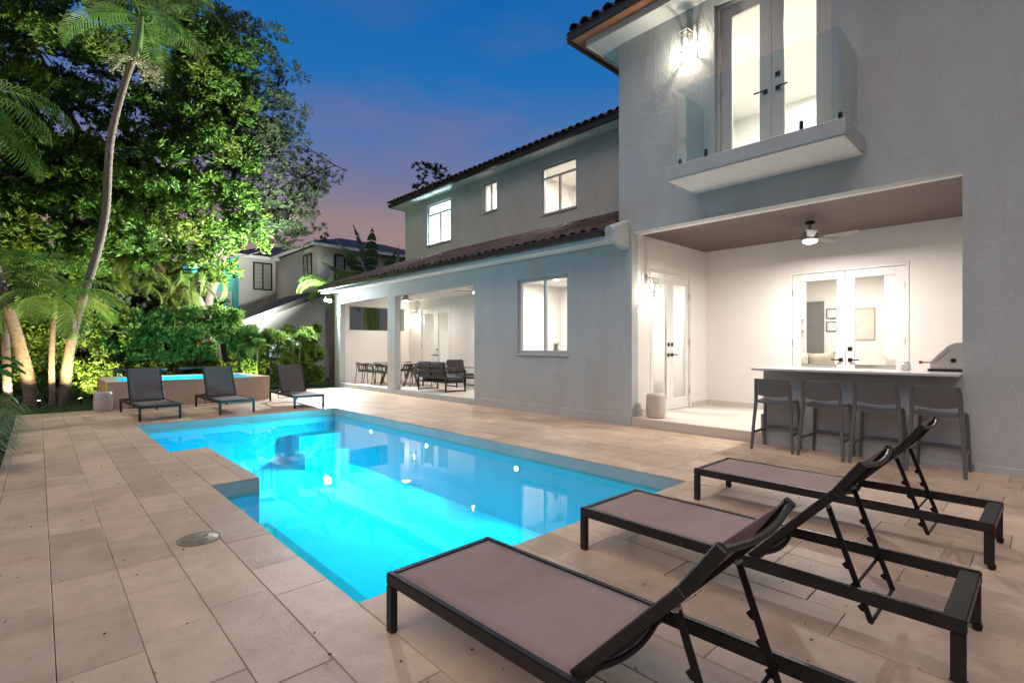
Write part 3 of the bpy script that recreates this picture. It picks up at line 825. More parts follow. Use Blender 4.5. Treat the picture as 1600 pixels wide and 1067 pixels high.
def fan(label, loc, drop, energy, rz, nb=5, blade=0.62, col=NEUT):
    t = thing('ceiling_fan', label, 'ceiling fan', loc, rz, 'ceiling fans with lights')
    b = MB(); b.lathe([(0.0, 0), (.075, 0), (.07, -.04), (.03, -.06), (0, -.06)], 24, close=False); b.tube([(0,0,-.05), (0,0,-drop)], .013, 10)
    b.build('mount', M_DARK, t, smooth=True)
    MB().lathe([(0, -drop), (.05, -drop), (.105, -drop-.02), (.115, -drop-.06), (.115, -drop-.135), (.10, -drop-.15), (0, -drop-.15)], 32, close=False).build('motor', M_STEEL, t, smooth=True)
    MB().lathe([(0, -drop-.205), (.06, -drop-.20), (.105, -drop-.18), (.112, -drop-.151), (0, -drop-.151)], 32, close=False).build('light_bowl', M_FANL, t, smooth=True)
    bm_ = MB(); bz = -drop-.11
    bm_.add([(.15,-.045,bz+.008), (.15,.045,bz-.008), (blade+.05,.085,bz-.016), (blade+.07,.05,bz-.010), (blade+.07,-.075,bz+.016),
             (.15,-.045,bz+.014), (.15,.045,bz-.002), (blade+.05,.085,bz-.010), (blade+.07,.05,bz-.004), (blade+.07,-.075,bz+.022)],
            [(4,3,2,1,0), (5,6,7,8,9), (0,1,6,5), (1,2,7,6), (2,3,8,7), (3,4,9,8), (4,0,5,9)])
    bm_.box(.10, .19, -.018, .018, bz-.012, bz-.002, 1)
    me = bm_.mesh('blade'); me.materials.append(mat('fan_blade_%d' % int(loc[1]*10), (0.20, 0.185, 0.17), 0.5, vary=(6, .1))); me.materials.append(M_DARK)
    for k in range(nb):
        o = link('blade', me, None, t); o.rotation_euler = (0, 0, 2*math.pi*k/nb)
    lamp('fan_lamp', 'AREA', (0, 0, -drop-.22), energy, col, .2, t, rot=(0, 0, -1))
    return t
fan('grey ceiling fan with glowing bowl under the plank patio ceiling', (9.4, 2.74, 3.523), .16, 112, 0.95)
fan('white ceiling fan lit above the porch dining table', (9.4, 15.45, 3.22), .03, 50, 0.3, 4)
fan('white ceiling fan lit above the porch loveseat by the solid wall', (9.4, 11.55, 3.22), .03, 50, 0.7, 4)

# twin-head flood light at the far porch corner
t = thing('flood_light', 'dazzling white flood light under the eave at the far porch corner', 'flood light', (HX-.06, 17.99, 3.08))
MB().lathe([(0, 0), (.06, 0), (.06, .02), (0, .025)], 18, close=False).build('base', M_TRIM, t)
for s, aim in ((1, (-.62, .50, .58)), (-1, (-.50, -.85, -.12))):
    d = Vector(aim).normalized(); p0 = Vector((-.10, s*.09, .02))
    h = MB(); h.tube([(-.02, s*.03, .01), p0], .02, 10); h.tube([p0, p0+d*.11], [.04, .065], 18)
    hd = h.build('head', M_TRIM, t, smooth=True)
    MB().tube([p0+d*.111, p0+d*.116], .058, 18).build('lens', M_LAMPC, hd)
lamp('flood_lamp', 'SPOT', (-.24, .06, -.03), 9800, (0.97, 1.0, 0.93), .06, t, rot=(-.78, .52, .78), spot=R(146), blend=.95)
lamp('flood_lamp', 'SPOT', (-.24, -.10, -.03), 1800, (0.95, 0.97, 1.0), .06, t, rot=(-.55, -.85, -.18), spot=R(160), blend=.4)

# ================================================================== BAR
t = thing('bar_counter', 'grey stucco outdoor bar with thin pale stone top', 'bar counter', (HX, 1.8, 0))
MB().box(HX, HX+.199, .701, 2.93, -.03, 1.099).build('base', M_STUCCO, t, world=True, bevel=.006)
MB().box(7.60, 8.62, .702, 2.99, 1.10, 1.132).build('countertop', M_QUARTZ, t, world=True, bevel=.004)
MB().box(HX-.021, HX-.001, .61, 2.96, -.03, .10).build('plinth', M_STUCCO, t, world=True, bevel=.005)
MB().box(HX-.0215, HX+.19, 2.931, 2.958, .161, .44).build('end_trim', M_STUCCO, t, world=True)
# gas grill standing at the wall end of the bar
t = thing('gas_grill', 'stainless barbecue grill with red-tipped handle on the bar end', 'grill', (8.42, .88, 1.133))
MB().prism([(.17, .03), (.17, .11), (.10, .20), (.0, .32), (-.06, .36), (-.28, .36), (-.28, .03)], 'x', -.10, .42).build('hood', mat('grill_steel', (0.62, 0.60, 0.57), 0.38, 0.6, vary=(6, .06)), t, bevel=.012, seg=2)
MB().box(-.12, .44, -.28, .19, -.0005, .03).build('tray', M_DARK, t)
MB().bar((-.104, .13, .10), (-.104, -.02, .27), .012, .012).build('trim', M_STEEL, t)
b = MB(); b.tube([(-.04, .165, .11), (-.04, .25, .11)], .014, 10); hd = b.build('handle', M_STEEL, t, smooth=True)
MB().tube([(-.04, .25, .11), (-.04, .285, .11)], .020, 12).build('handle_tip', mat('red_knob', (0.5, .02, .03), .4), hd, smooth=True)
MB().tube([(-.101, -.06, .14), (-.118, -.06, .14)], .028, 16).build('knob', M_BLACK, t, smooth=True)
t = thing('stone_jar', 'small white lidded jar standing on the bar top', 'jar', (8.35, 1.30, 1.133))
MB().lathe([(0,0), (.05,0), (.055,.02), (.055,.075), (.04,.09), (.03,.10), (.035,.115), (0,.12)], 20, close=False).build('body', M_TRIM, t, smooth=True)

def bar_stool():
    t = thing('bar_stool', '', 'bar stool', (0,0,0))
    # local +y is the front (towards the bar), back at -y ; seat .68, back top 1.0
    W = .225
    def leg(pts, w, d):
        b = MB()
        n = len(pts); o = len(b.v)
        for (x, y, z), k in zip(pts, (w if isinstance(w, list) else [w]*n)):
            for sx, sy in ((-1,-1), (1,-1), (1,1), (-1,1)): b.v.append((x+sx*k/2, y+sy*d/2, z))
        for i in range(n-1):
            for k in range(4):
                a, c = o+i*4+k, o+i*4+(k+1) % 4; b.f.append((a, c, c+4, a+4)); b.m.append(0)
        b.f += [(3,2,1,0), tuple(o+(n-1)*4+k for k in range(4))]; b.m += [0, 0]
        return b
    for s in (-1, 1):
        leg([(s*.262, -.262, 0), (s*.235, -.225, .45), (s*.218, -.205, .68), (s*.214, -.222, .85), (s*.206, -.262, 1.0)], [.034,.038,.044,.040,.028], .042).build('leg', M_STOOL, t, bevel=.008, seg=2)
        leg([(s*.24, .235, 0), (s*.222, .215, .45), (s*.21, .20, .67)], [.030,.034,.040], .036).build('leg', M_STOOL, t, bevel=.008, seg=2)
        b = MB(); b.bar((s*.245, -.235, .24), (s*.232, .215, .24), .022, .034); b.build('side_stretcher', M_STOOL, t, bevel=.004)
    b = MB(); b.bar((-.225, .222, .27), (.225, .222, .27), .022, .045); b.build('foot_rail', M_STOOL, t, bevel=.004)
    # seat: dished grid
    b = MB(); nx, ny = 11, 9; th = .028
    def zz(u, v): return .70 - .022*(1-(2*u-1)**2) - .008*(1-v)
    for k in (0, 1):
        for j in range(ny):
            for i in range(nx):
                u, v = i/(nx-1), j/(ny-1)
                wd = .225-.012*v
                fall = .02*max(0, (v-.85)/.15)
                b.v.append(((2*u-1)*wd, -.205+.43*v, zz(u, v)-fall-(th if k else 0)))
    for j in range(ny-1):
        for i in range(nx-1):
            a = j*nx+i; b.f.append((a, a+1, a+nx+1, a+nx)); b.m.append(0)
            c = a+nx*ny; b.f.append((c+nx, c+nx+1, c+1, c)); b.m.append(0)
    def side(i0, i1):
        a, c = i0+nx*ny, i1+nx*ny; b.f.append((i0, a, c, i1)); b.m.append(0)
    for i in range(nx-1): side(i, i+1); side((ny-1)*nx+i+1, (ny-1)*nx+i)
    for j in range(ny-1): side((j+1)*nx, j*nx); side(j*nx+nx-1, (j+1)*nx+nx-1)
    b.build('seat', M_STOOL, t, smooth=True)
    # back panel: gently curved, narrower at top, lower edge scooped
    b = MB(); nx, ny = 13, 7
    for k in (0, 1):
        for j in range(ny):
            for i in range(nx):
                u, v = i/(nx-1), j/(ny-1); x = (2*u-1)
                zl = .775 - .028*(1-x*x)
                z = zl + (.998-zl)*v
                hw = .213 - .010*v
                y = -.212 - .052*((z-.74)/.26) - .038*(1-x*x) + (.016 if k else 0)
                b.v.append((x*hw, y, z))
    for j in range(ny-1):
        for i in range(nx-1):
            a = j*nx+i; b.f.append((a, a+1, a+nx+1, a+nx)); b.m.append(0)
            c = a+nx*ny; b.f.append((c+nx, c+nx+1, c+1, c)); b.m.append(0)
    for i in range(nx-1): side(i, i+1); side((ny-1)*nx+i+1, (ny-1)*nx+i)
    for j in range(ny-1): side((j+1)*nx, j*nx); side(j*nx+nx-1, (j+1)*nx+nx-1)
    b.build('backrest', M_STOOL, t, smooth=True)
    return t
st = bar_stool()
for i, (yy, rz, lab) in enumerate(((2.64, 0.06, 'grey plastic bar stool at the open end of the bar, beside the patio step'), (2.02, -0.05, 'grey plastic bar stool, second from the patio step'),
                      (1.45, 0.03, 'grey plastic bar stool, third from the patio step'), (.875, -0.04, 'grey plastic bar stool nearest the plain wall, behind a raised lounger back'))):
    o = st if i == 0 else copy_tree(st)
    o.location = (7.63, yy, 0); o.rotation_euler = (0, 0, -math.pi/2+rz)
    tag(o, lab, 'bar stool', 'bar stools along the counter')

# ceramic drum stools
def drum(label, loc):
    t = thing('garden_stool', label, 'garden stool', loc, 0, 'ceramic drum stools')
    MB().lathe([(0,0), (.135,0), (.16,.012), (.172,.05), (.176,.20), (.172,.38), (.165,.415), (.15,.432), (0,.437)], 36, close=False).build('body', M_CERAM, t, smooth=True)
    MB().lathe([(.110,.4345), (.110,.4375), (.121,.4375), (.121,.434)], 30, close=False).build('rim_ring', M_CERAM, t, smooth=True)
drum('pale ceramic drum stool on the patio step', (8.19, 4.90, .16))
drum('pale ceramic drum stool at the lawn edge before the spa corner', (1.07, 14.53, 0))
t = thing('yellow_bottle', 'small yellow bottle standing on a drum stool by the spa', 'bottle', (1.10, 14.56, .438))
MB().lathe([(0,0), (.032,0), (.035,.02), (.035,.15), (.018,.19), (.018,.22), (0,.225)], 16, close=False).build('body', mat('yellow_plastic', (.65,.42,.02), .4), t, smooth=True)

# ================================================================== SUN LOUNGERS
M_SLING_SHADED = mat('shaded_sling', (0.13, 0.112, 0.105), 0.75, vary=(260, 0.16), bump=(500, 0.5, 1), spec=0.3)  # same sling fabric, with the dimmer light of the far end put into its colour
def lounger(back_deg, M_SL=None):
    M_SL = M_SL or M_SLING
    t = thing('sun_lounger', '', 'sun lounger')
    W, L0, L1, Z = .35, 1.03, -1.04, .30       # half width, foot y, head y, top of rails
    b = MB()
    for s in (-1, 1):
        rail = MB(); rail.box(s*W-.018*(1+s), s*W+.018*(1-s), L1+.001, L0-.001, Z-.062, Z)
        rail.build('side_rail', M_DARK, t, bevel=.006, seg=2)
    e = MB(); e.box(-W+.037, W-.037, L0-.045, L0-.003, Z-.058, Z-.002); e.build('foot_rail', M_DARK, t, bevel=.006, seg=2)
    e = MB(); e.box(-W+.037, W-.037, L1+.003, L1+.085, Z-.05, Z-.004); e.build('head_rail', M_DARK, t, bevel=.006, seg=2)
    for s in (-1, 1):
        for (yy, wh) in ((L0-.028, False), (L1+.03, True)):
            lg = MB(); lg.box(s*W-.019-.0185*s, s*W+.019-.0185*s, yy-.026, yy+.026, .0 if not wh else .026, Z-.063)
            leg = lg.build('leg', M_DARK, t, bevel=.005, seg=2)
            if wh:
                MB().tube([(s*(W-.040), yy-.012, .021), (s*(W-.004), yy-.012, .021)], .021, 16).build('caster', M_BLACK, leg, smooth=True)
            else:
                MB().tube([(s*W-.0185*s+.0195, yy, .11), (s*W-.0185*s+.0215, yy, .11)], .007, 10).build('screw', M_STEEL, leg)
    hy = -.14                                    # hinge
    # seat sling, sagging a little at the foot rail
    b = MB(); nx, ny = 9, 15
    for j in range(ny):
        for i in range(nx):
            u, v = i/(nx-1), j/(ny-1); x = (2*u-1)*(W-.034)
            y = hy + (L0-.046-hy)*v
            b.v.append((x, y, Z-.006-.006*(1-(2*u-1)**2)*math.sin(math.pi*v)))
    for j in range(ny-1):
        for i in range(nx-1):
            a = j*nx+i; b.f.append((a, a+1, a+nx+1, a+nx)); b.m.append(0)
    me = b.mesh('seat_sling', smooth='all', fix=False)
    sl = link('seat_sling', me, M_SL, t)
    sd = sl.modifiers.new('thick', 'SOLIDIFY'); sd.thickness = .004
    MB().box(-W+.037, W-.037, hy-.02, hy+.012, Z-.05, Z-.022).build('cross_bar', M_DARK, t, bevel=.005)
    # back rest in hinge frame: u along the back, n its normal (towards the sitter)
    th = R(back_deg); bl = .80
    def Pb(x, u, n): return (x, hy - u*math.cos(th) - n*math.sin(th)*-1*-1, Z-.02 + u*math.sin(th) + n*math.cos(th)) if False else (x, hy - u*math.cos(th) + n*math.sin(th), Z-.012 + u*math.sin(th) + n*math.cos(th))
    wb_ = W-.052
    bk = None
    for s in (-1, 1):
        fr = MB(); x = s*wb_
        pts = [(x, .0, 0), (x, .60, 0), (x, bl, .025)]
        for a, c in zip(pts, pts[1:]):
            fr.bar(Pb(*a), Pb(*c), .026, .042, up=Vector((0, math.sin(th), math.cos(th))))
        bk = fr.build('back_rail', M_DARK, t, bevel=.005)
    pts = []
    for k in range(13):
        v = k/12; x = (2*v-1)*wb_
        pts.append(Pb(x, bl-.012 - .0*math.sin(math.pi*v), .020 - .030*math.sin(math.pi*v)))
    MB().tube(pts, .012, 8).build('head_bar', M_DARK, bk, smooth=True)
    pts = [Pb((2*k/12-1)*wb_, .03, -.05*math.sin(math.pi*k/12)) for k in range(13)]
    MB().tube(pts, .014, 8).build('lower_bar', M_DARK, bk, smooth=True)
    b = MB(); nx, ny = 11, 15
    for j in range(ny):
        for i in range(nx):
            u, v = i/(nx-1), j/(ny-1); x = (2*u-1)*(wb_-.006); uu = .012+(bl-.03)*v
            nn = .012 + (.025*max(0, (uu-.60)/.2)) - (.014*(1-(2*u-1)**2))*(math.sin(math.pi*v)**.5 if 0 < v < 1 else 0)
            b.v.append(Pb(x, uu, nn))
    for j in range(ny-1):
        for i in range(nx-1):
            a = j*nx+i; b.f.append((a, a+1, a+nx+1, a+nx)); b.m.append(0)
    sl = link('back_sling', b.mesh('back_sling', smooth='all', fix=False), M_SL, t)
    sd = sl.modifiers.new('thick', 'SOLIDIFY'); sd.thickness = .004
    # notched supports down to a low U bar
    top_u = .50
    ends = []
    for s in (-1, 1):
        x = s*(wb_-.055)
        p0 = Vector(Pb(x, top_u, -.03)); p1 = Vector((x, hy-.34-.30*math.cos(th), .115))
        d = (p1-p0).normalized(); side_ = Vector((0, d.z, -d.y))
        if side_.z > 0: side_ = -side_
        sb = MB(); sb.bar(p0, p1, .007, .026, up=side_)
        Ls = (p1-p0).length
        for q in (.30, .48, .66, .84):
            c = p0+d*(Ls*q)
            sb.add([c+side_*.012+Vector((-.0035,0,0)), c+side_*.034+d*.012+Vector((-.0035,0,0)), c+side_*.026+d*.032+Vector((-.0035,0,0)), c+side_*.012+d*.040+Vector((-.0035,0,0)),
                    c+side_*.012+Vector((.0035,0,0)), c+side_*.034+d*.012+Vector((.0035,0,0)), c+side_*.026+d*.032+Vector((.0035,0,0)), c+side_*.012+d*.040+Vector((.0035,0,0))],
                   [(0,1,2,3), (7,6,5,4), (0,4,5,1), (1,5,6,2), (2,6,7,3), (3,7,4,0)])
        sp = sb.build('support', M_BLACK, t)
        MB().tube([p0+Vector((-.012,0,.004)), p0+Vector((.012,0,.004))], .010, 10).build('pivot', M_STEEL, sp, smooth=True)
        ends.append(p1)
    MB().tube(ends, .009, 8).build('support_bar', M_BLACK, t, smooth=True)
    # pins on the side rails that carry the supports
    MB().tube([(-W+.03, hy-.47, Z-.045), (W-.03, hy-.47, Z-.045)], .008, 8).build('carry_rod', M_BLACK, t, smooth=True)
    return t
near = lounger(47)
G1 = 'loungers at the near end of the pool'
for i, (x_, y_, rz, lab) in enumerate(((1.675, 1.30, .030, 'empty taupe sling lounger closest to the camera, its back raised over the deck'),
                                (3.18, 1.275, 0.0, 'empty taupe sling lounger, the middle of three at the near pool end'),
                                (4.865, 1.275, -0.012, 'empty taupe sling lounger beside the bar stools'))):
    o = near if i == 0 else copy_tree(near)
    o.location = (x_, y_, 0); o.rotation_euler = (0, 0, rz); tag(o, lab, 'sun lounger', G1)
far_l = lounger(58, M_SLING_SHADED)
G2 = 'loungers in front of the raised spa'
for i, (x_, y_, rz, lab) in enumerate(((1.71, 12.99, 0.05, 'upright-backed lounger with shade-darkened sling beside the drum stool, before the spa'), (3.12, 13.02, 0.02, 'upright-backed lounger with shade-darkened sling standing before the middle of the spa wall'), (4.74, 13.02, -0.05, 'upright-backed lounger with shade-darkened sling past the spa corner, nearest the porch'))):
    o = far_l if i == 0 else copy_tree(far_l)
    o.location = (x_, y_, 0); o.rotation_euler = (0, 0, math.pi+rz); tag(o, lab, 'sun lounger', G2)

# ================================================================== SPA
SX0, SX1, SY0, SY1, SZ = 1.15, 4.68, 14.78, 17.4, .625
t = thing('raised_spa', 'raised square spa clad in beige stone panels with glowing water', 'spa', ((SX0+SX1)/2, SY0, 0))
core = MB(); tk = .08
for bx in ((SX0+.02, SX1-.02, SY0+.02, SY0+tk), (SX0+.02, SX1-.02, SY1-tk, SY1-.02), (SX0+.02, SX0+tk, SY0+tk, SY1-tk), (SX1-tk, SX1-.02, SY0+tk, SY1-tk)):
    core.box(*bx, -.05, SZ-.03)
core.box(SX0+tk, SX1-tk, SY0+tk, SY1-tk, -.05, .12)
core.build('shell', M_POOL, t, world=True)
def panels(axis, fixed, a, b_, n, z1):
    w_ = (b_-a)/n
    for i in range(n):
        q = MB(); u0, u1 = a+i*w_+.003, a+(i+1)*w_-.003
        if axis == 'y': q.box(u0, u1, fixed, fixed+.019, -.01, z1)
        else: q.box(fixed, fixed+.019, u0, u1, -.01, z1)
        q.build('cladding_panel', M_CLAD, t, world=True, bevel=.003)
panels('y', SY0, SX0, SX1, 4, SZ-.031); panels('x', SX0, SY0+.02, SY1, 3, SZ-.031); panels('x', SX1-.019, SY0+.02, SY1, 3, SZ-.031)
for nm, bx in (('a', (SX0-.005, SX1+.005, SY0-.005, SY0+.09)), ('b', (SX0-.005, SX1+.005, SY1-.30, SY1)), ('c', (SX0-.005, SX0+.28, SY0+.09, SY1-.30)), ('d', (SX1-.28, SX1+.005, SY0+.09, SY1-.30))):
    MB().box(*bx, SZ-.030, SZ).build('coping', M_CLAD, t, world=True, bevel=.004)
MB().box(SX0+.281, SX1-.281, SY0+.091, SY1-.301, SZ-.026, SZ-.012).build('water', M_SPAWATER, t, world=True)
lamp('spa_lamp', 'POINT', (0, 1.2, .36), 150, (.45, .93, 1.0), .06, t)
for k in (-1, 1):
    MB().tube([(k*1.2, tk+.001, .35), (k*1.2, tk+.012, .35)], .05, 16).build('spa_light', M_POOLL, t)
# two long dark tables behind the spa
for i, (xa, xb, yy, lab) in enumerate(((1.50, 2.75, 17.85, 'long low dark table behind the spa, nearer the palms'), (3.05, 4.35, 17.95, 'long low dark table behind the spa, nearer the porch'))):
    t = thing('outdoor_table', lab, 'table', ((xa+xb)/2, yy, -.012), 0, 'dark tables behind the spa')
    w_ = (xb-xa)/2
    MB().box(-w_, w_, -.30, .30, .775, .835).build('table_top', M_DARK, t, bevel=.008)
    for sx in (-1, 1):
        for sy in (-1, 1): MB().box(sx*(w_-.06)-.025, sx*(w_-.06)+.025, sy*.24-.025, sy*.24+.025, 0, .775).build('leg', M_DARK, t)

# ================================================================== PORCH FURNITURE
PZ0 = .126
t = thing('dining_table', 'long dark wooden dining table on the porch', 'dining table', (9.15, 15.45, PZ0))
MB().box(-.45, .45, -1.05, 1.05, .715, .755).build('table_top', M_WOOD, t, bevel=.006)
for s in (-1, 1):
    MB().bar((-.30, s*.75, 0), (.0, s*.75, .715), .06, .09, up=(0,1,0)).bar((.30, s*.75, 0), (.0, s*.75, .715), .05, .09, up=(0,1,0)).build('leg', M_WOOD, t)
def dining_chair():
    t = thing('dining_chair', '', 'dining chair')
    for s in (-1, 1):
        MB().tube([(s*.26, .24, 0), (s*.22, .20, .43)], .012, 8).build('leg', M_BLACK, t, smooth=True)
        MB().tube([(s*.26, -.26, 0), (s*.23, -.20, .45), (s*.25, -.20, .66)], .012, 8).build('leg', M_BLACK, t, smooth=True)
    b = MB(); b.lathe([(0, .42), (.22, .42), (.245, .44), (.245, .475), (.22, .49), (0, .495)], 24, close=False); b.build('seat', M_FAB, t, smooth=True)
    arm = [(.27, .14, .62), (.285, 0, .65), (.27, -.16, .69), (.17, -.26, .73), (0, -.29, .745), (-.17, -.26, .73), (-.27, -.16, .69), (-.285, 0, .65), (-.27, .14, .62)]
    MB().tube(arm, .022, 8).build('arm_hoop', M_ROPE, t, smooth=True)
    b = MB()
    for k in range(9):
        a = math.pi*(1.12 + .76*k/8); b.tube([(.24*math.cos(a), .22*math.sin(a), .49), (.275*math.cos(a), .28*math.sin(a), .73)], .011, 6)
    b.build('back_ropes', M_ROPE, t, smooth=True)
    for s in (-1, 1): MB().tube([(s*.225, .20, .43), (s*.27, .13, .62)], .012, 8).build('arm_post', M_BLACK, t, smooth=True)
    return t
dc = dining_chair()
spots = [(8.52, 16.75, -math.pi/2, 'rope-backed dining chair on the pool side of the porch table, beside the end wall'), (8.50, 16.05, -math.pi/2+.1, 'rope-backed dining chair on the pool side, second from the end wall'), (8.52, 15.35, -math.pi/2-.08, 'rope-backed dining chair on the pool side, third from the end wall'),
         (9.80, 16.3, math.pi/2, 'rope-backed dining chair on the house side of the porch table, nearest the end wall'), (9.80, 15.55, math.pi/2, 'rope-backed dining chair on the house side of the porch table, middle one'), (9.80, 14.85, math.pi/2, 'rope-backed dining chair on the house side of the porch table, nearest the loveseat'),
         (9.10, 14.05, .05, 'rope-backed dining chair at the table end behind the loveseat')]
for i, (x_, y_, rz, lab) in enumerate(spots):
    o = dc if i == 0 else copy_tree(dc)
    o.location = (x_, y_, PZ0); o.rotation_euler = (0, 0, rz); tag(o, lab, 'dining chair', 'dining chairs on the porch')
def club(width, seats, label, cat, loc, rz, group=None, name='loveseat'):
    t = thing(name, label, cat, loc, rz, group)
    w_ = width/2
    for s in (-1, 1):
        b = MB(); x0 = s*w_-.02
        b.box(x0, x0+.04, .33, .37, 0, .60); b.box(x0, x0+.04, -.37, -.33, 0, .60); b.box(x0, x0+.04, -.37, .37, .60, .625); b.box(x0, x0+.04, -.329, .329, .02, .05)
        b.build('arm_frame', M_DARK, t, bevel=.004)
    MB().box(-w_+.021, w_-.021, -.33, .35, .26, .30).build('seat_frame', M_DARK, t, bevel=.004)
    bb = MB()
    for z in (.42, .58, .74): bb.bar((-w_+.03, -.33-(z-.3)*.18, z), (w_-.03, -.33-(z-.3)*.18, z), .02, .05)
    bb.build('back_slats', M_DARK, t)
    cw = (width-.06)/seats
    for i in range(seats):
        xc = -w_+.03+cw*(i+.5)
        MB().box(xc-cw/2+.006, xc+cw/2-.006, -.27, .36, .301, .43).build('seat_cushion', M_FAB, t, bevel=.035, seg=3, smooth=True)
        q = MB(); q.box(-cw/2+.006, cw/2-.006, -.06, .06, 0, .46)
        o = q.build('back_cushion', M_FAB, t, bevel=.035, seg=3, smooth=True, loc=(xc, -.29, .42)); o.rotation_euler = (.18, 0, 0)
    return t
club(1.40, 2, 'black-framed loveseat with charcoal cushions, its back to the pool', 'loveseat', (8.80, 12.45, PZ0), -math.pi/2)
club(.72, 1, 'black-framed armchair with charcoal cushion beyond the loveseat', 'armchair', (10.2, 13.35, PZ0), math.pi-.1, 'porch armchairs', 'armchair')
club(.72, 1, 'black-framed armchair with charcoal cushion beside the solid wall', 'armchair', (10.15, 10.75, PZ0), .15, 'porch armchairs', 'armchair')
t = thing('coffee_table', 'low black coffee table between loveseat and armchair', 'coffee table', (9.95, 12.05, PZ0))
MB().box(-.30, .30, -.45, .45, .36, .39).build('table_top', M_DARK, t, bevel=.004)
for sx in (-1, 1):
    for sy in (-1, 1): MB().box(sx*.26-.02, sx*.26+.02, sy*.41-.02, sy*.41+.02, 0, .36).build('leg', M_DARK, t)

# ================================================================== ROOM CONTENTS
t = thing('soffit_fill', 'unseen lamp added inside the far upper window to light the soffit', 'lamp', (11.35, 15.55, 4.901))  # lamp and stand added to light the soffit outside, not a known fixture
MB().lathe([(0, 0), (.10, 0), (.10, .02), (.015, .03), (.015, .30), (.09, .38), (.085, .385), (0, .31)], 18, close=False).build('stand', M_TRIM, t, smooth=True)
lamp('soffit_fill_lamp', 'POINT', (0, 0, .45), 220, (.62, .92, 1.0), .05, t)
t = thing('sofa', 'grey sofa seen through the patio doors', 'sofa', (12.1, 2.2, .16))
MB().box(-.42, .42, -.35, 1.75, .08, .45).build('seat', M_SOFA, t, bevel=.05, seg=3, smooth=True)
MB().box(-.45, -.25, -1.35, 1.75, .10, .93).build('backrest', M_SOFA, t, bevel=.05, seg=3, smooth=True)
MB().box(-.24, 1.2, -1.35, -.36, .08, .45).build('chaise', M_SOFA, t, bevel=.05, seg=3, smooth=True)
MB().box(-.24, .42, 1.76, 1.95, .08, .65).build('armrest', M_SOFA, t, bevel=.04, seg=3, smooth=True)
def cushion(loc, rz, label, m, s=.46):
    b = MB(); n = 9
    for k in (1, -1):
        for j in range(n):
            for i in range(n):
                u, v = 2*i/(n-1)-1, 2*j/(n-1)-1
                th_ = .085*((1-u**4)*(1-v**4))**.5
                pinch = 1-.06*(1-u*u)*(v*v) - .0
                b.v.append((u*s/2*(1-.07*(1-v*v)), k*th_, v*s/2*(1-.07*(1-u*u))))
    for k in (0, 1):
        for j in range(n-1):
            for i in range(n-1):
                a = k*n*n+j*n+i; b.f.append((a, a+1, a+n+1, a+n)); b.m.append(0)
    o = b.build('throw_pillow', m, None, smooth='all', loc=loc); o.rotation_euler = (.18, .06, rz)
    tag(o, label, 'throw pillow', 'throw pillows on the sofa'); return o
cushion((11.82, 4.05, 1.08), 1.0, 'cream linen throw pillow at the sofa corner by the shelves', M_LIN)
cushion((11.95, 3.72, 1.08), 1.35, 'cream linen throw pillow, second from the shelves', M_LIN)
cushion((12.1, 3.3, 1.07), 1.6, 'tan throw pillow beside the door handles', mat('tan_linen', (.40, .34, .27), .9, vary=(10, .1)), .5)
cushion((11.85, 1.95, 1.06), 1.5, 'square cream throw pillow in the right-hand door pane', M_LIN, .46)
cushion((12.1, 1.62, 1.07), 1.65, 'beige throw pillow beside the square cream one', mat('beige_linen', (.44, .39, .32), .9, vary=(10, .1)), .5)
def picture(name, label, y, z, w_, h_, m, fm, x=16.19):
    t = thing(name, label, 'picture', (x, y, z))
    b = MB(); f = .018
    b.box(-.025, 0, -w_/2, w_/2, h_/2-f, h_/2); b.box(-.025, 0, -w_/2, w_/2, -h_/2, -h_/2+f); b.box(-.025, 0, -w_/2, -w_/2+f, -h_/2+f, h_/2-f); b.box(-.025, 0, w_/2-f, w_/2, -h_/2+f, h_/2-f)
    b.build('frame', fm, t); MB().box(-.010, -.001, -w_/2+f, w_/2-f, -h_/2+f, h_/2-f).build('print', m, t)
M_PRINT = mat('faint_print', (.70, .69, .67), .6, vary=(9, .12))
picture('framed_picture', 'small black-framed print, upper of two on the room wall', 4.17, 2.36, .26, .27, M_PRINT, M_BLACK)
picture('framed_picture', 'small black-framed print, lower of two on the room wall', 4.17, 2.00, .26, .27, M_PRINT, M_BLACK)
picture('wall_art', 'large pale framed picture on the room wall', 3.42, 2.05, .50, .85, mat('pale_art', (.62, .56, .50), .7, vary=(3, .15)), mat('oak_frame', (.45, .33, .22), .5))
H(MB().box(16.12, 16.19, 4.36, 4.85, .16, 2.72), 'hall_door', mat('grey_door', (.17, .165, .155), .5, vary=(2, .1)))
H(MB().box(13.2, 13.3, 3.95, 5.55, .16, 3.3), 'marble_wall', mat('marble', (.62, .60, .57), .25, coord='World', vary=(2, .1), second=((.45, .43, .41), 1.6, .55, .7)))
for z in (1.83, 2.08): H(MB().box(12.95, 13.2, 3.97, 5.5, z, z+.03), 'shelf', M_TRIM)
H(MB().box(15.0, 16.19, 1.2, 2.75, .16, 3.34), 'wall_return', M_INNER)
t = thing('arched_window', 'narrow dark arched window on the room wall', 'window', (14.999, 2.13, 1.45))
b = MB(); pts = [(-.18, -.5), (.18, -.5), (.18, .55)] + [(.18*math.cos(a*math.pi/8), .70+.18*math.sin(a*math.pi/8)) for a in range(9)] + [(-.18, .55)]
b.prism(pts, 'x', -.02, 0); b.build('pane', M_DGLASS, t)
MB().box(-.035, -.021, -.19, .19, .52, .60).build('bar', M_TRIM, t)
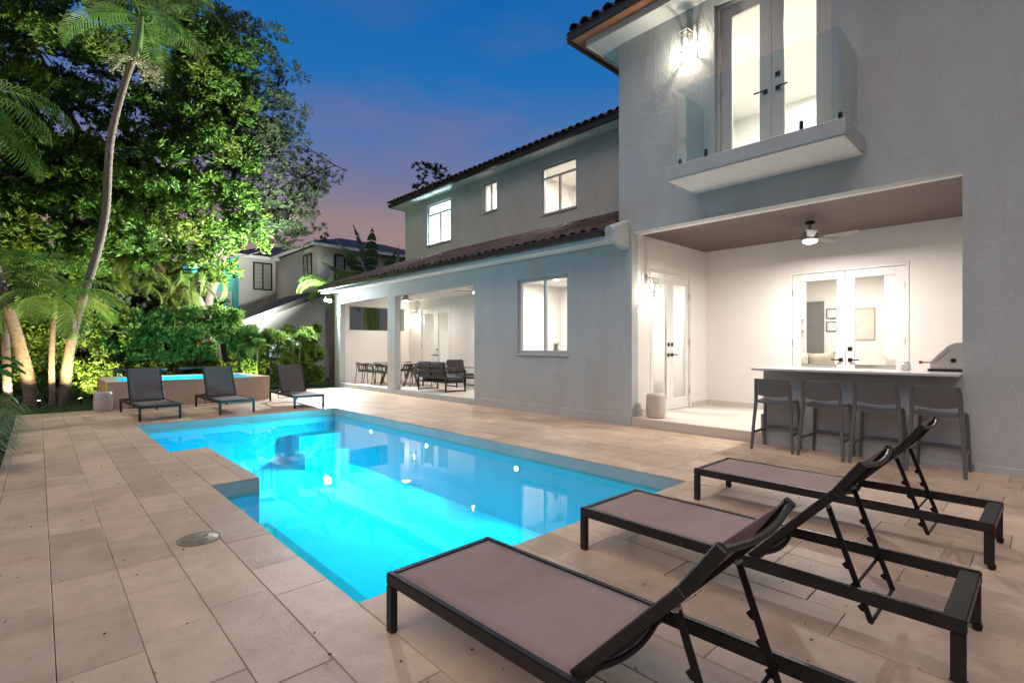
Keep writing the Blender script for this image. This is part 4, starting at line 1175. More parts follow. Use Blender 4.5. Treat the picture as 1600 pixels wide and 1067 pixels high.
# plant on the window sill of the wing room, desk in it
t = thing('potted_succulent', 'small green succulent on the window sill', 'potted plant', (8.07, 7.22, 1.36))
MB().lathe([(0,0), (.05,0), (.06,.07), (.05,.07), (0,.06)], 16, close=False).build('pot', M_CERAM, t, smooth=True)
b = MB()
for k in range(13):
    a = k*2.4; tl = R(25+4*k); d = Vector((math.cos(a)*math.sin(tl), math.sin(a)*math.sin(tl), math.cos(tl))); s = Vector((-math.sin(a), math.cos(a), 0))*.014
    p0 = Vector((0,0,.065)); L_ = .14
    b.add([p0-s, p0+s, p0+d*L_*.6+s*.9, p0+d*L_, p0+d*L_*.6-s*.9], [(0,1,2,3,4)])
b.build('leaves', M_FROND, t)
t = thing('console_table', 'grey console table behind the narrow glazed doors', 'table', (9.6, 6.6, .10))
MB().box(-.9, .9, -.25, .25, .93, 1.06).build('table_top', mat('console_grey', (.42, .40, .37), .5), t, bevel=.006)
for s in (-1, 1): MB().box(s*.78-.06, s*.78+.06, -.2, .2, 0, .93).build('leg', MATS['console_grey'], t)
t = thing('room_door', 'white panelled inner door seen through the wing window', 'door', (10.848, 9.0, .10))
MB().box(-.05, 0, -.45, .45, 0, 2.2).build('leaf', M_TRIM, t, bevel=.01); MB().box(-.054, -.0505, -.25, .25, 1.0, 2.0).build('pane', mat('frosted', (.75, .80, .82), .3), t)

# ================================================================== NEIGHBOUR HOUSE
nb = thing('neighbour_house', 'two-storey white and turquoise house with black roof beyond the hedge', 'house', (9.3, 23.0, 0))
def NB(b, name, m, parent=None, **k): return b.build(name, m, parent or nb, world=True, **k)
def nwin(axis, a, u0, u1, z0, z1, glow=None):
    fr = MB(); f = .07
    def P(b, d0, d1, p0, p1, q0, q1):
        if axis == 'y': b.box(p0, p1, a+d0, a+d1, q0, q1)
        else: b.box(a+d0, a+d1, p0, p1, q0, q1)
    P(fr, -.06, -.001, u0, u1, z1-f, z1); P(fr, -.06, -.001, u0, u1, z0, z0+f); P(fr, -.06, -.001, u0, u0+f, z0+f, z1-f); P(fr, -.06, -.001, u1-f, u1, z0+f, z1-f)
    m_ = (u0+u1)/2; P(fr, -.07, -.001, m_-.03, m_+.03, z0+f, z1-f)
    w_ = NB(fr, 'window', M_BLACK)
    for p0, p1 in ((u0+f, m_-.03), (m_+.03, u1-f)):
        q = MB(); P(q, -.03, -.022, p0, p1, z0+f, z1-f); q.build('pane', glow or M_BLIND, w_, world=True)
    g = MB()
    n_ = 6
    for k in range(1, n_): 
        z = z0+f+(z1-z0-2*f)*k/n_; P(g, -.036, -.0305, u0+f, m_-.03, z-.012, z+.012)
    g.build('louvre', M_ALU, w_, world=True)
NB(MB().box(7.54, 14, 28.6, 34, -.05, 6.15), 'wall', M_NWHITE, bevel=.01)
NB(MB().box(9.35, 16, 23.0, 28.6, -.05, 6.10), 'wall', M_NWHITE, bevel=.01)
NB(MB().box(7.50, 7.539, 28.55, 33.5, -.05, 6.15), 'turquoise_wall', M_TURQ)
NB(MB().box(5.4, 7.49, 31.0, 34, -.05, 6.10), 'turquoise_wall', M_TURQ)
nwin('y', 28.6, 8.22, 9.17, 4.42, 5.88); nwin('y', 23.0, 10.14, 11.12, 4.55, 5.78)
nwin('x', 9.35, 23.6, 24.6, 4.5, 5.8)
nwin('y', 31.0, 6.2, 7.0, 3.7, 5.6, M_DGLASS)
# balcony with pierced blocks
bl_ = NB(MB().box(5.3, 7.49, 29.6, 31.0, 3.15, 3.35), 'balcony_floor', M_NWHITE)
bk = MB()
me = grid_wall('y', 29.62, 29.74, [5.3, 7.49] + [5.42+.42*i+d for i in range(5) for d in (0, .3)], [3.35, 3.5, 3.62, 3.80, 3.92, 4.2, 4.35],
               lambda u, v: not (any(5.42+.42*i < u < 5.72+.42*i for i in range(5)) and (3.5 < v < 3.62 or 3.80 < v < 3.92 )))
link('balcony_wall', me, M_NWHITE, nb, world=True)
for i in range(5):
    for dx, dz in ((0, .13), (0, -.13), (.10, 0), (-.10, 0)):
        MB().tube([(5.57+.42*i+dx, 29.61, 3.78+dz), (5.57+.42*i+dx, 29.618, 3.78+dz)], .055, 12).build('pierced_block', M_BLACK, bl_, world=True)
# roofs
rf = MB(); rf.add([(6.9, 28.0, 6.15), (6.9, 34.6, 6.15), (14.5, 34.6, 6.15), (14.5, 28.0, 6.15), (10, 31.2, 7.3), (12, 31.2, 7.3)], [(0, 3, 5, 4), (0, 4, 1), (1, 4, 5, 2), (2, 5, 3), (0, 1, 2, 3)])
NB(rf, 'roof', M_BROOF)
rf = MB(); rf.add([(8.85, 22.5, 6.12), (16.5, 22.5, 6.12), (16.5, 29, 6.12), (8.85, 29, 6.12), (11.4, 25.2, 7.05), (14, 25.2, 7.05), (14, 29, 7.05), (11.4, 29, 7.05)], [(0, 1, 5, 4), (3, 0, 4, 7), (1, 2, 6, 5), (4, 5, 6, 7), (0, 1, 2, 3)])
NB(rf, 'roof', M_BROOF)
for bx in ((6.95, 9.35, 28.02, 28.10), (8.87, 16, 22.52, 22.60)): NB(MB().box(*bx, 5.98, 6.13), 'fascia', M_SOFFIT)
NB(MB().box(8.87, 8.95, 22.6, 28.0, 5.98, 6.11), 'fascia', M_SOFFIT)
# low lean-to whose rake faces us
NB(MB().box(6.2, 9.34, 22.15, 27, -.05, 2.55).prism([(6.2, 2.55), (9.34, 2.55), (9.34, 3.75)], 'y', 22.15, 27), 'wall', M_NWHITE)
NB(MB().prism([(5.25, 2.02), (9.60, 3.96), (9.60, 4.12), (5.25, 2.18)], 'y', 21.95, 27.2), 'roof', M_BROOF)
NB(MB().prism([(5.25, 1.94), (9.60, 3.88), (9.60, 4.13), (5.25, 2.19)], 'y', 21.88, 21.949), 'rake_board', M_BRONZE)
nwin('y', 22.15, 6.9, 7.7, .9, 1.9, emit_mat('neighbour_glow', (.55, .85, 1.0), 1.2))
lamp('neighbour_lamp', 'POINT', (6.6, 30.2, 5.6), 80, (1.0, .85, .62), .1)

# ================================================================== VEGETATION
def leaf_cloud(name, pos, axis, L_, W_, droop=.25, fold=.25, kind=4):
    """alike little leaves: base at pos, pointing along axis"""
    n = len(pos)
    ax = axis/np.maximum(np.linalg.norm(axis, axis=1, keepdims=True), 1e-6)
    r = rng.normal(size=(n, 3)); sd = np.cross(ax, r); sd /= np.maximum(np.linalg.norm(sd, axis=1, keepdims=True), 1e-6)
    no = np.cross(sd, ax); no[no[:, 2] < 0] *= -1
    L_ = (L_*rng.uniform(.7, 1.25, n))[:, None]; W_ = L_*W_
    tip = pos + ax*L_ - no*L_*droop*.3
    if kind == 4:
        m_ = pos + ax*L_*.5
        v = np.stack([pos, m_+sd*W_*.5+no*W_*fold, tip, m_-sd*W_*.5+no*W_*fold], 1)
        return poly_mesh(name, v, [(0, 1, 2), (0, 2, 3)])
    a, c = pos+ax*L_*.38, pos+ax*L_*.78
    v = np.stack([pos, a+sd*W_*.38+no*W_*fold*.6, c+sd*W_*.5+no*W_*fold, tip, c-sd*W_*.5+no*W_*fold, a-sd*W_*.38+no*W_*fold*.6], 1)
    return poly_mesh(name, v, [(0, 1, 2, 3), (0, 3, 4, 5)])
def unit(n):
    d = rng.normal(size=(n, 3)); return d/np.linalg.norm(d, axis=1, keepdims=True)
def clump_leaves(cl, per, flat=.6, up=.35, shell=.45):
    """leaves of many clumps: cl rows (x, y, z, r)"""
    P, A = [], []
    for x, y, z, r in cl:
        n = int(per*r*r); d = unit(n)
        # twigs: leaves gather along a dozen short shoots
        k = max(5, int(n/14)); tw = unit(k); tw[:, 2] = np.abs(tw[:, 2])*.9-.18; tw /= np.linalg.norm(tw, axis=1, keepdims=True)
        ti = rng.integers(0, k, n); s = rng.uniform(.35, 1.0, n)**.6
        p = tw[ti]*s[:, None]*r; p[:, 2] *= flat
        p += rng.normal(size=(n, 3))*r*.06
        P.append(p+np.array([x, y, z])); a = tw[ti]*1.0 + d*.75; a[:, 2] += up*.4; A.append(a)
    return np.concatenate(P), np.concatenate(A)
def ellipsoid_clumps(specs):
    out = []
    for (c, rad, n, r0, r1) in specs:
        d = unit(n); s = rng.uniform(.25, 1.0, n)**.45
        p = d*s[:, None]*np.array(rad)+np.array(c)
        out.append(np.concatenate([p, rng.uniform(r0, r1, (n, 1))], 1))
    return np.concatenate(out)
def make_tree(name, label, base, trunk, limbs, cl, per, L_, W_, m_leaf, m_bark=M_BARK, group=None, twig=True, kind=4):
    t = thing(name, label, 'tree', base, 0, group); b0 = np.array(base)
    b = MB()
    for pts, r0, r1 in [trunk]+limbs:
        n = len(pts); rad = [r0+(r1-r0)*i/(n-1) for i in range(n)]
        sm = []
        rr = []
        for i in range(n-1):
            for q in (0, .33, .66):
                a, c = Vector(pts[i]), Vector(pts[i+1]); w_ = a.lerp(c, q)
                if q: w_ += Vector((random.uniform(-1, 1), random.uniform(-1, 1), random.uniform(-.5, .5)))*rad[i]*.5
                sm.append(w_); rr.append(rad[i]+(rad[i+1]-rad[i])*q)
        sm.append(Vector(pts[-1])); rr.append(rad[-1])
        b.tube(sm, rr, 10)
    if twig:
        anchors = [Vector(p) for pts, _, _ in [trunk]+limbs for p in pts[1:]]
        for x, y, z, r in cl[:: max(1, len(cl)//110)]:
            c = Vector((x-b0[0], y-b0[1], z-b0[2])); a = min(anchors, key=lambda q: (q-c).length + max(0, q.z-c.z)*2)
            mid = a.lerp(c, .5)+Vector((random.uniform(-.3, .3), random.uniform(-.3, .3), random.uniform(-.1, .35)))
            
            if (c-a).length < 3.2: b.tube([a, mid, c], [.035, .022, .008], 5, cap=False)
    b.build('trunk', m_bark, t, smooth=True, fix=False)
    P, A = clump_leaves(cl, per)
    link('crown', leaf_cloud('crown', P-b0, A, L_, W_, kind=kind), m_leaf, t)
    return t

# big spreading tree behind the hedge
clA = ellipsoid_clumps([((1.0, 22.0, 10.6), (5.6, 3.0, 5.4), 400, .5, .95), ((-2.0, 21.5, 6.0), (3.6, 2.6, 3.4), 90, .5, .85), ((3.3, 20.8, 5.9), (3.0, 2.2, 2.5), 95, .45, .8), ((0.6, 20.6, 5.2), (2.2, 1.6, 2.0), 45, .4, .7)])
make_tree('broadleaf_tree', 'huge dark green broadleaf tree spreading over the garden, behind the palms', (3.4, 21.4, 0),
          ([(1.3, 0.2, 0), (1.0, 0, 2.4), (.1, 0, 4.2), (-.6, 0, 5.8)], .42, .26),
          [([(-.6, 0, 5.8), (-2.2, .3, 8), (-3.5, .5, 11)], .22, .07), ([(-.6, 0, 5.8), (.2, .2, 8.5), (.3, .3, 12.5)], .22, .06), ([(.1, 0, 4.2), (-2.5, -.3, 5.6), (-5, -.5, 7)], .18, .05), ([(.6, 0, 3.4), (1.6, -.4, 5.2), (2.2, -.3, 7.4)], .16, .05), ([(.1, 0, 4.2), (-1.2, -.6, 5.8), (-2.6, -.8, 6.6)], .13, .04)],
          clA, 620, .18, .36, M_LEAF)
clB = ellipsoid_clumps([((6.0, 22.8, 11.8), (2.5, 2.0, 3.2), 140, .4, .75), ((7.0, 22.3, 8.2), (2.2, 1.6, 2.9), 140, .35, .65), ((6.9, 22.0, 6.9), (1.6, 1.2, 1.0), 40, .3, .55), ((9.9, 22.6, 9.6), (1.0, .6, .8), 9, .2, .4), ((8.9, 22.4, 6.4), (.7, .5, .5), 8, .2, .4)])
make_tree('slender_tree', 'pale grey-green slender-stemmed tree beside the sunset sky', (5.8, 22.6, 0),
          ([(-1.3, 0, 0), (-1.0, 0, 2.6), (-.4, .1, 5)], .22, .15),
          [([(-.4, .1, 5), (.0, 0, 8.5), (.2, 0, 12)], .14, .04), ([(-.4, .05, 5), (.3, -.2, 7), (1.0, -.3, 9.2)], .12, .04), ([(-.4, 0, 5), (.6, -.2, 6.3), (1.4, -.2, 8)], .11, .04), ([(.4, -.2, 7), (2.4, -.1, 8.7), (4.2, 0, 9.8)], .06, .015), ([(.6, -.2, 6.3), (2.0, -.2, 6.6), (3.1, -.2, 6.7)], .05, .012)],
          clB, 620, .14, .28, M_LEAF2)
# far dark treeline and a lone far tree top over the roof
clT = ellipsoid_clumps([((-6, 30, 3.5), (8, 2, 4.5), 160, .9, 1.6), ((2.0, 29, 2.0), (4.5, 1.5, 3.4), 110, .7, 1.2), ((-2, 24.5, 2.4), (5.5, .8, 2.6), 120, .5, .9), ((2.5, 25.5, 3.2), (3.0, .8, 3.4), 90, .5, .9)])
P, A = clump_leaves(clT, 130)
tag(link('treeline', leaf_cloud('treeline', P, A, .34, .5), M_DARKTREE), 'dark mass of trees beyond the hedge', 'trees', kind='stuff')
clN = ellipsoid_clumps([((27.2, 40, 17.2), (1.9, 1.6, 1.6), 34, .35, .7), ((28.6, 40, 16), (1.4, 1.2, .8), 14, .3, .6)])
make_tree('roofline_tree', 'small dark tree top showing above the far roof edge', (27.2, 40, 0), ([(0, 0, 0), (0, 0, 10), (0, 0, 17)], .3, .08), [([(0, 0, 15), (1, 0, 16), (2, 0, 17.6)], .06, .02)], clN, 150, .32, .4, M_DARKTREE, twig=False)

# hedge
def hedge(label, x0, x1, y0, y1, h, n, L_=.095):
    t = thing('hedge', label, 'hedge', ((x0+x1)/2, (y0+y1)/2, 0), 0, 'clipped hedges at the lawn edge'); b0 = np.array(t.location)
    nc = int((x1-x0)*h*16); P, A = [], []
    cx, cz = rng.uniform(x0, x1, nc), rng.uniform(.05, 1, nc)**.85*h*(1+.10*np.sin(rng.uniform(0, 6, nc)))
    top = h*(.95+.04*np.sin(cx*1.9)+.03*np.sin(cx*5.1+1))
    cz = np.minimum(cz, top*.98); cy = y0 + (y1-y0)*rng.uniform(0, 1, nc)**3*.8
    per = int(n/nc)
    for x, y, z in zip(cx, cy, cz):
        d = unit(per); r = rng.uniform(.12, .26)
        d[:, 1] -= .35
        P.append(np.array([x, y, z])+d*r*rng.uniform(.3, 1, (per, 1))); a = d.copy(); a[:, 2] += .5; A.append(a)
    P, A = np.concatenate(P), np.concatenate(A)
    link('foliage', leaf_cloud('foliage', P-b0, A, L_, .62, kind=6), M_HEDGE, t)
    b = MB()
    for k in range(int((x1-x0)*4)):
        x, y = random.uniform(x0, x1), random.uniform(y0+.2, y1); b.tube([(x-b0[0], y-b0[1], 0), (x-b0[0]+random.uniform(-.1, .1), y-b0[1], h*.5), (x-b0[0]+random.uniform(-.2, .2), y-b0[1], h*.85)], [.02, .014, .006], 5)
    b.build('stems', M_BARK, t)
    return t
hedge('tall clipped green hedge behind palms and spa', -3.2, 4.9, 18.45, 19.4, 2.65, 66000)
hedge('lower darker hedge beside the porch corner', 4.9, 7.45, 18.0, 18.9, 2.1, 36000, .075)

# palms
def frond_mesh(name, L_=1.9, n=34, ll=.55, lw=.032, arch=1.0, hang=.5, seg=14, lift=.9):
    """feather frond: rachis from the origin along +x, arching over, leaflets to both sides"""
    pts = []; p = Vector((0, 0, 0)); a = lift
    for i in range(seg+1):
        pts.append(p.copy()); p = p + Vector((math.cos(a), 0, math.sin(a)))*(L_/seg); a -= arch*1.9/seg*(.5+i/seg)
    b = MB(); b.tube(pts, [.016*(1-.8*i/seg) for i in range(seg+1)], 5, cap=False)
    for k in range(n):
        s = .14+.86*(k/(n-1)); f = s*seg; i = min(int(f), seg-1); q = pts[i].lerp(pts[i+1], f-i); tg = (pts[i+1]-pts[i]).normalized()
        up = Vector((0, 1, 0)).cross(tg)*-1
        if up.z < 0: up = -up
        l = ll*(math.sin(math.pi*min(1, .22+.78*s))**.6+.12)*random.uniform(.9, 1.1)
        for sd in (-1, 1):
            d = (tg*(.55+.5*s) + Vector((0, sd, 0))*1.0 + up*.25).normalized()
            d2 = (d*.8 + Vector((0, 0, -hang))).normalized(); d3 = (d*.5+Vector((0, 0, -hang*1.9))).normalized()
            w_ = tg*lw*.5
            a0 = q; a1 = q+d*l*.35; a2 = a1+d2*l*.35; a3 = a2+d3*l*.35
            b.add([a0-w_*.5, a0+w_*.5, a1+w_, a1-w_, a2+w_*.8, a2-w_*.8, a3], [(0, 1, 2, 3), (3, 2, 4, 5), (5, 4, 6)])
    me = b.mesh(name, fix=False); me.materials.append(M_FROND)
    return me
def crown(t, at, meshes, n, tilt0=.1, tilt1=1.15, scale=1.0, az=None, name='frond'):
    for k in range(n):
        o = link(name, meshes[k % len(meshes)], None, t, at)
        a = (2.399*k if az is None else az[k % len(az)]+random.uniform(-.2, .2)); f = k/max(1, n-1)
        o.rotation_euler = (random.uniform(-.25, .25), tilt0+(tilt1-tilt0)*f + random.uniform(-.08, .08), a)
        s = scale*random.uniform(.88, 1.1); o.scale = (s, s, s)
def palm(label, base, pts, r0, r1, shaft=None, name='palm_tree'):
    t = thing(name, label, 'palm tree', base)
    sm, rr = [], []
    V = [Vector(p) for p in pts]; n = len(V)
    tot = 0
    for i in range(n-1):
        m_ = max(2, int((V[i+1]-V[i]).length/.09))
        for k in range(m_):
            f = k/m_; g = (i+f)/(n-1)
            p_ = V[max(i-1, 0)], V[i], V[i+1], V[min(i+2, n-1)]
            q = .5*((2*p_[1])+(p_[2]-p_[0])*f+(2*p_[0]-5*p_[1]+4*p_[2]-p_[3])*f*f+(3*p_[1]-p_[0]-3*p_[2]+p_[3])*f**3)
            sm.append(q); rr.append((r0+(r1-r0)*g)*(1+.09*(tot % 2))*(1+.35*max(0, 1-g*9))); tot += 1
    sm.append(V[-1]); rr.append(r1)
    MB().tube(sm, rr, 14).build('trunk', M_PALMB, t, smooth=True, fix=False)
    if shaft:
        MB().tube([Vector(q) for q in shaft[0]], shaft[1], 14).build('crownshaft', M_SHAFT, t, smooth=True)
    return t
F1 = [frond_mesh('frond', 2.1, 30, .62, .036, 1.0, .45), frond_mesh('frond', 1.9, 28, .58, .036, 1.25, .6), frond_mesh('frond', 2.2, 30, .6, .036, .85, .4)]
F2 = [frond_mesh('frond', 1.45, 26, .52, .040, 1.1, .35), frond_mesh('frond', 1.3, 24, .48, .040, 1.3, .5), frond_mesh('frond', 1.5, 26, .50, .040, .9, .3)]
B1 = (.45, 17.1, 0)
t = palm('tall curved palm leaning over the hedge, its crown high against the tree', B1, [(0, 0, -.05), (.16, 0, 1.47), (.38, 0, 2.62), (.66, 0, 3.81), (.86, 0, 5.02), (.96, 0, 6.92), (1.26, 0, 8.55), (1.46, 0, 9.3)], .105, .075,
         ([(1.45, 0, 9.25), (1.50, 0, 9.5), (1.56, 0, 10.0), (1.62, 0, 10.5)], [.085, .13, .11, .06]))
crown(t, (1.62, 0, 10.5), F1, 12, -.35, .95, 1.05)
ib = MB()
for k in range(9):
    a = 2.4*k; d = Vector((math.cos(a), math.sin(a), 0))
    p0 = Vector((1.46, 0, 9.2)); p1 = p0+d*.35+Vector((0, 0, .02)); p2 = p0+d*.6+Vector((0, 0, -.25))
    ib.tube([p0, p1, p2], [.014, .010, .006], 5)
    for q in range(26):
        c = p1.lerp(p2, random.random())+Vector((random.uniform(-.12, .12), random.uniform(-.12, .12), random.uniform(-.14, .08)))
        ib.bar(p1.lerp(p2, random.random()), c, .006, .006); ib.box(c.x-.014, c.x+.014, c.y-.014, c.y+.014, c.z-.014, c.z+.014)
ib.build('fruit_cluster', mat('palm_fruit', (.32, .30, .17), .6, vary=(9, .3), second=((.5, .12, .05), 3, .62, .7)), t, fix=False)
B2 = (.27, 17.0, 0)
t = palm('slim young palm with a low spreading crown between two leaning trunks', B2, [(0, 0, -.05), (-.02, 0, .9), (.0, 0, 1.8), (.03, 0, 2.2)], .065, .05, ([(.03, 0, 2.15), (.03, 0, 2.4), (.04, 0, 2.7)], [.06, .065, .035]))
crown(t, (.04, 0, 2.62), F2, 12, .0, 1.0, 1.1)
B3 = (-.08, 17.2, 0)
t = palm('thick palm trunk leaning out of the picture, its hanging fronds at the border', B3, [(0, 0, -.05), (-.19, 0, 1.16), (-.5, 0, 2.6), (-.95, -.3, 4.4), (-1.35, -.7, 6.2)], .135, .10, ([(-1.35, -.7, 6.15), (-1.42, -.75, 6.5), (-1.5, -.8, 7.0)], [.11, .13, .06]))
crown(t, (-1.48, -.8, 6.9), F1, 13, .2, 1.4, 1.15)
B4 = (-.55, 17.96, 0)
t = palm('red-ringed palm trunk at the picture border before the hedge', B4, [(0, 0, -.05), (-.04, 0, 1.4), (-.10, 0, 2.8)], .095, .075, ([(-.10, 0, 2.75), (-.12, 0, 3.0), (-.13, 0, 3.3)], [.09, .10, .05]))
crown(t, (-.13, 0, 3.2), F2, 12, .0, 1.05, 1.25)
# feathery clump palms against the low hedge
for i, (x_, y_, h_, lab) in enumerate(((5.15, 17.9, 1.35, 'feathery clump palm before the hedge, nearer the spa'), (6.55, 18.0, 1.55, 'feathery clump palm before the hedge, nearer the porch'))):
    t = thing('clump_palm', lab, 'palm', (x_, y_, 0), 0, 'clump palms by the hedge')
    b = MB()
    for k in range(5):
        a = 1.3*k; b.tube([(.08*math.cos(a), .08*math.sin(a), -.03), (.14*math.cos(a), .14*math.sin(a), h_*.5), (.2*math.cos(a), .2*math.sin(a), h_)], [.025, .02, .012], 6)
    b.build('stem', M_SHAFT, t, smooth=True)
    crown(t, (0, 0, h_), F2, 10, -.45, .6, .5)
# palm behind the porch corner with a hanging frond
t = palm('palm behind the porch corner with pale drooping fronds over the roof', (8.55, 19.5, 0), [(0, 0, -.05), (-.02, 0, 2), (.0, 0, 3.6)], .13, .10)
crown(t, (0, 0, 3.6), F1, 9, -.35, .75, .85)

# broad paddle leaves behind the low roof
t = thing('paddle_leaf_plant', 'tall plant with broad paddle leaves rising behind the low roof', 'plant', (10.6, 20.2, 0))
b = MB()
for k in range(5): b.tube([(.12*k-.25, .05*(k % 2), -.05), (.14*k-.3, .05*(k % 2), 2.6), (.17*k-.36, 0, 4.0)], [.09, .08, .06], 8)
b.build('stem', M_SHAFT, t, smooth=True)
def paddle(L_, W_, arch, tears):
    b = MB(); n = 16; pts = []; p = Vector((0, 0, 0)); a = 1.45
    for i in range(n+1):
        pts.append(p.copy()); p = p+Vector((math.cos(a), 0, math.sin(a)))*(L_/n); a -= arch/n*(.4+i/n)
    b.tube(pts, [.022*(1-.85*i/n) for i in range(n+1)], 5, cap=False)
    for i in range(n):
        f0, f1 = i/n, (i+1)/n
        def w_(f): return W_*(math.sin(math.pi*min(1, max(0, (f-.28)/.72))**.75)**.7 if f > .28 else 0)
        for sd in (-1, 1):
            g = .5 if (tears and i % 2 == 0) else 0
            q0, q1 = pts[i], pts[i+1].lerp(pts[i], .25*g)
            u0, u1 = w_(f0), w_(f1)
            if u0+u1 < .01: continue
            dz = Vector((0, 0, -.10))
            b.add([q0, q1, q1+Vector((0, sd*u1*(1-.2*g), 0))+dz*u1*2.2+Vector((0,0,-.06*g)), q0+Vector((0, sd*u0, 0))+dz*u0*2.2], [(0, 1, 2, 3)])
    me = b.mesh('leaf', fix=False, smooth='all'); me.materials.append(M_BANANA); return me
PM = [paddle(2.9, .34, .55, False), paddle(2.7, .36, .9, True), paddle(3.1, .30, .35, True)]
for k, (dx, rz, ty, s) in enumerate(((-.35, 2.9, .15, .95), (-.2, 3.6, .35, 1.0), (0, 2.2, .05, 1.05), (.15, -.6, .12, .9), (.3, -1.5, .25, .85), (-.1, 4.3, .30, .95), (.35, .2, .2, .9), (-.45, 3.2, .6, .9))):
    o = link('leaf', PM[k % 3], None, t, (dx, 0, 3.5 + .12*(k % 3))); o.rotation_euler = (0, ty, rz); o.scale = (s, s, s)

# epiphytic ferns on the big trunk
FN = [frond_mesh('fern_frond', 1.25, 24, .26, .036, .9, .25, 12, .5), frond_mesh('fern_frond', 1.05, 20, .24, .036, 1.3, .3, 12, .3)]
for m_ in FN: m_.materials.clear(); m_.materials.append(M_FERN)
for i, (c, n, lab) in enumerate((((3.95, 20.7, 3.7), 40, 'mass of drooping fern fronds hanging from the big trunk, nearest the turquoise balcony'), ((2.75, 20.75, 4.1), 26, 'darker drooping fern cluster high on the leaning trunk'), ((3.6, 20.6, 2.9), 22, 'yellowing fern cluster low on the leaning trunk above the hedge'))):
    t = thing('fern_cluster', lab, 'fern', c, 0, 'ferns growing on the tree trunk')
    MB().lathe([(0, -.25), (.18, -.2), (.26, 0), (.2, .18), (0, .25)], 14, close=False).build('root_mass', M_BARK, t, smooth=True)
    for k in range(n):
        o = link('fern_frond', FN[k % 2], None, t, (random.gauss(0, .38), random.uniform(-.5, .1), random.gauss(0, .42)))
        o.rotation_euler = (random.uniform(-.5, .5), random.uniform(.1, 1.5), random.uniform(2.6, 6.8)); sc_ = random.uniform(.7, 1.15); o.scale = (sc_, sc_, sc_)

# border planting along the deck
def grass_clump(n=120, L_=.60):
    b = MB()
    for k in range(n):
        a = random.uniform(0, 6.28); lean = random.uniform(.15, 1.0); l = L_*random.uniform(.6, 1.15); d = Vector((math.cos(a), math.sin(a), 0)); s = Vector((-d.y, d.x, 0))*.0085
        p0 = d*random.uniform(0, .07); p1 = p0+d*l*.25*lean+Vector((0, 0, l*.5)); p2 = p0+d*l*.6*lean+Vector((0, 0, l*(.86-.25*lean))); p3 = p0+d*l*.95*lean+Vector((0, 0, l*(.95-.75*lean)))
        b.add([p0-s, p0+s, p1+s, p1-s, p2+s*.8, p2-s*.8, p3], [(0, 1, 2, 3), (3, 2, 4, 5), (5, 4, 6)])
    me = b.mesh('border_grass', fix=False); me.materials.append(M_BORDER); return me
GM = [grass_clump() for _ in range(3)]
k = 0
for yy in np.arange(8.3, 13.9, .44):
    for xx in ((-.62,) if yy < 10 else (-.58, -.90)):
        o = link('border_grass', GM[k % 3], None, None, (xx+random.uniform(-.05, .05), yy+random.uniform(-.12, .12), -.06)); o.rotation_euler = (0, 0, random.uniform(0, 6)); s = random.uniform(.85, 1.2); o.scale = (s, s, s)
        tag(o, 'arching strappy grass clump in the planted border along the deck', 'ornamental grass', 'grass clumps along the deck', 'thing'); k += 1
t = thing('broad_leaf_plant', 'bright green broad-leaved plant above the border grass', 'plant', (-.86, 12.4, -.06))
b = MB(); b.tube([(0, 0, 0), (.02, 0, .5)], [.04, .03], 8); b.build('stem', M_SHAFT, t)
def big_leaf():
    b = MB(); n = 10
    for i in range(n):
        f0, f1 = i/n, (i+1)/n
        def w_(f): return .17*math.sin(math.pi*min(1, .1+.9*f))**.8*(1-.12*math.sin(f*40))
        c0, c1 = Vector((.25+.42*f0, 0, .45+.16*math.sin(f0*2.4)-.16*f0*f0)), Vector((.25+.42*f1, 0, .45+.16*math.sin(f1*2.4)-.16*f1*f1))
        for sd in (-1, 1): b.add([c0, c1, c1+Vector((0, sd*w_(f1), -.04)), c0+Vector((0, sd*w_(f0), -.04))], [(0, 1, 2, 3)])
    b.tube([(0, 0, 0), (.1, 0, .3), (.25, 0, .45)], [.012, .010, .008], 5)
    me = b.mesh('leaf', fix=False, smooth='all'); me.materials.append(mat('broad_leaf', (.06, .17, .025), .4, coord='World', vary=(4, .3), trans=.3)); return me
bl = big_leaf()
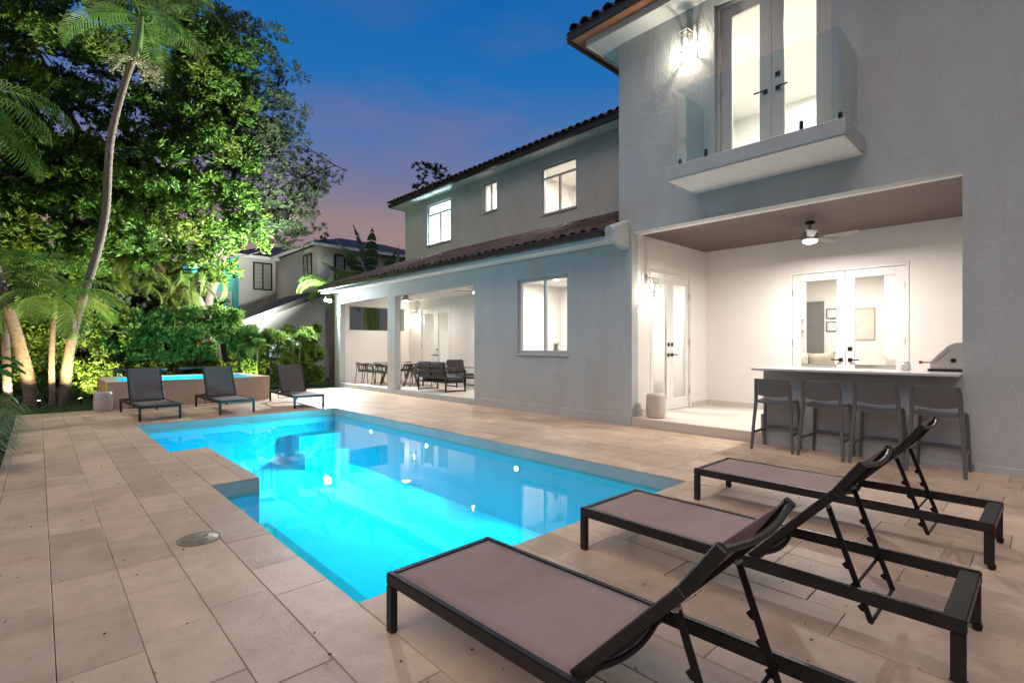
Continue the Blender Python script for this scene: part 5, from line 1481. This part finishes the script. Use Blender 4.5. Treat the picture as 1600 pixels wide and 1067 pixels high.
for k in range(14):
    o = link('leaf', bl, None, t, (0, 0, .25+.03*k)); o.rotation_euler = (0, random.uniform(-.35, .3), 2.4*k); s = random.uniform(.8, 1.2); o.scale = (s, s, s)

# fallen leaves on the paving
n = 420
lv = np.stack([rng.uniform(-.2, 7.4, n), rng.uniform(.2, 9, n)], 1)
ok = np.array([deck_ok(a, b) for a, b in lv]); lv = lv[ok]; n = len(lv)
P = np.concatenate([lv, np.full((n, 1), .004)], 1); A = unit(n); A[:, 2] *= .1
tag(link('leaf_litter', leaf_cloud('leaf_litter', P, A, .019, .5), mat('dry_leaf', (.07, .045, .025), .8, coord='World', vary=(3, .4))), 'scattered dry leaf bits on the paving', 'leaf litter', kind='stuff')

# garden uplights
def uplight(label, loc, aim, energy, col=(1.0, .78, .42), spot=95):
    t = thing('garden_uplight', label, 'garden light', loc, 0, 'garden uplights')
    d = Vector(aim).normalized(); p0 = Vector((0, 0, .05)); p1 = p0+d*.12
    b = MB(); b.tube([(0, 0, -.1), p0], .012, 8); b.tube([p0-d*.02, p1], [.03, .04], 14); b.build('body', M_BLACK, t, smooth=True)
    MB().tube([p1+d*.0005, p1+d*.004], .034, 14).build('lens', M_UPL, t)
    lamp('uplight_lamp', 'SPOT', p1+d*.02, energy, col, .03, t, rot=aim, spot=R(spot), blend=.6)
uplight('glowing uplight at the foot of the tall curved palm', (.78, 16.35, 0), (-.38, .75, 2.4), 520)
uplight('glowing uplight at the foot of the thick leaning trunk', (.02, 16.30, 0), (-.1, .85, 2.3), 430)
uplight('glowing uplight before the hedge at the picture border', (-.45, 17.55, 0), (-.1, .5, 1.2), 200)
uplight('glowing uplight before the hedge between palms and drum stool', (1.05, 17.75, 0), (.35, .6, .8), 330, (1.0, .85, .45), 130)
uplight('glowing uplight before the hedge beyond the spa corner', (4.85, 17.5, 0), (.1, .5, 1.0), 130, (.9, .95, .5), 130)
uplight('glowing uplight under the big leaning tree trunk', (2.9, 19.75, 0), (.12, .2, 2.0), 380, (1.0, .92, .5), 130)
uplight('glowing uplight under the tree behind the palms', (-.9, 19.7, 0), (.1, .3, 2.0), 1800, (1.0, .90, .45), 130)
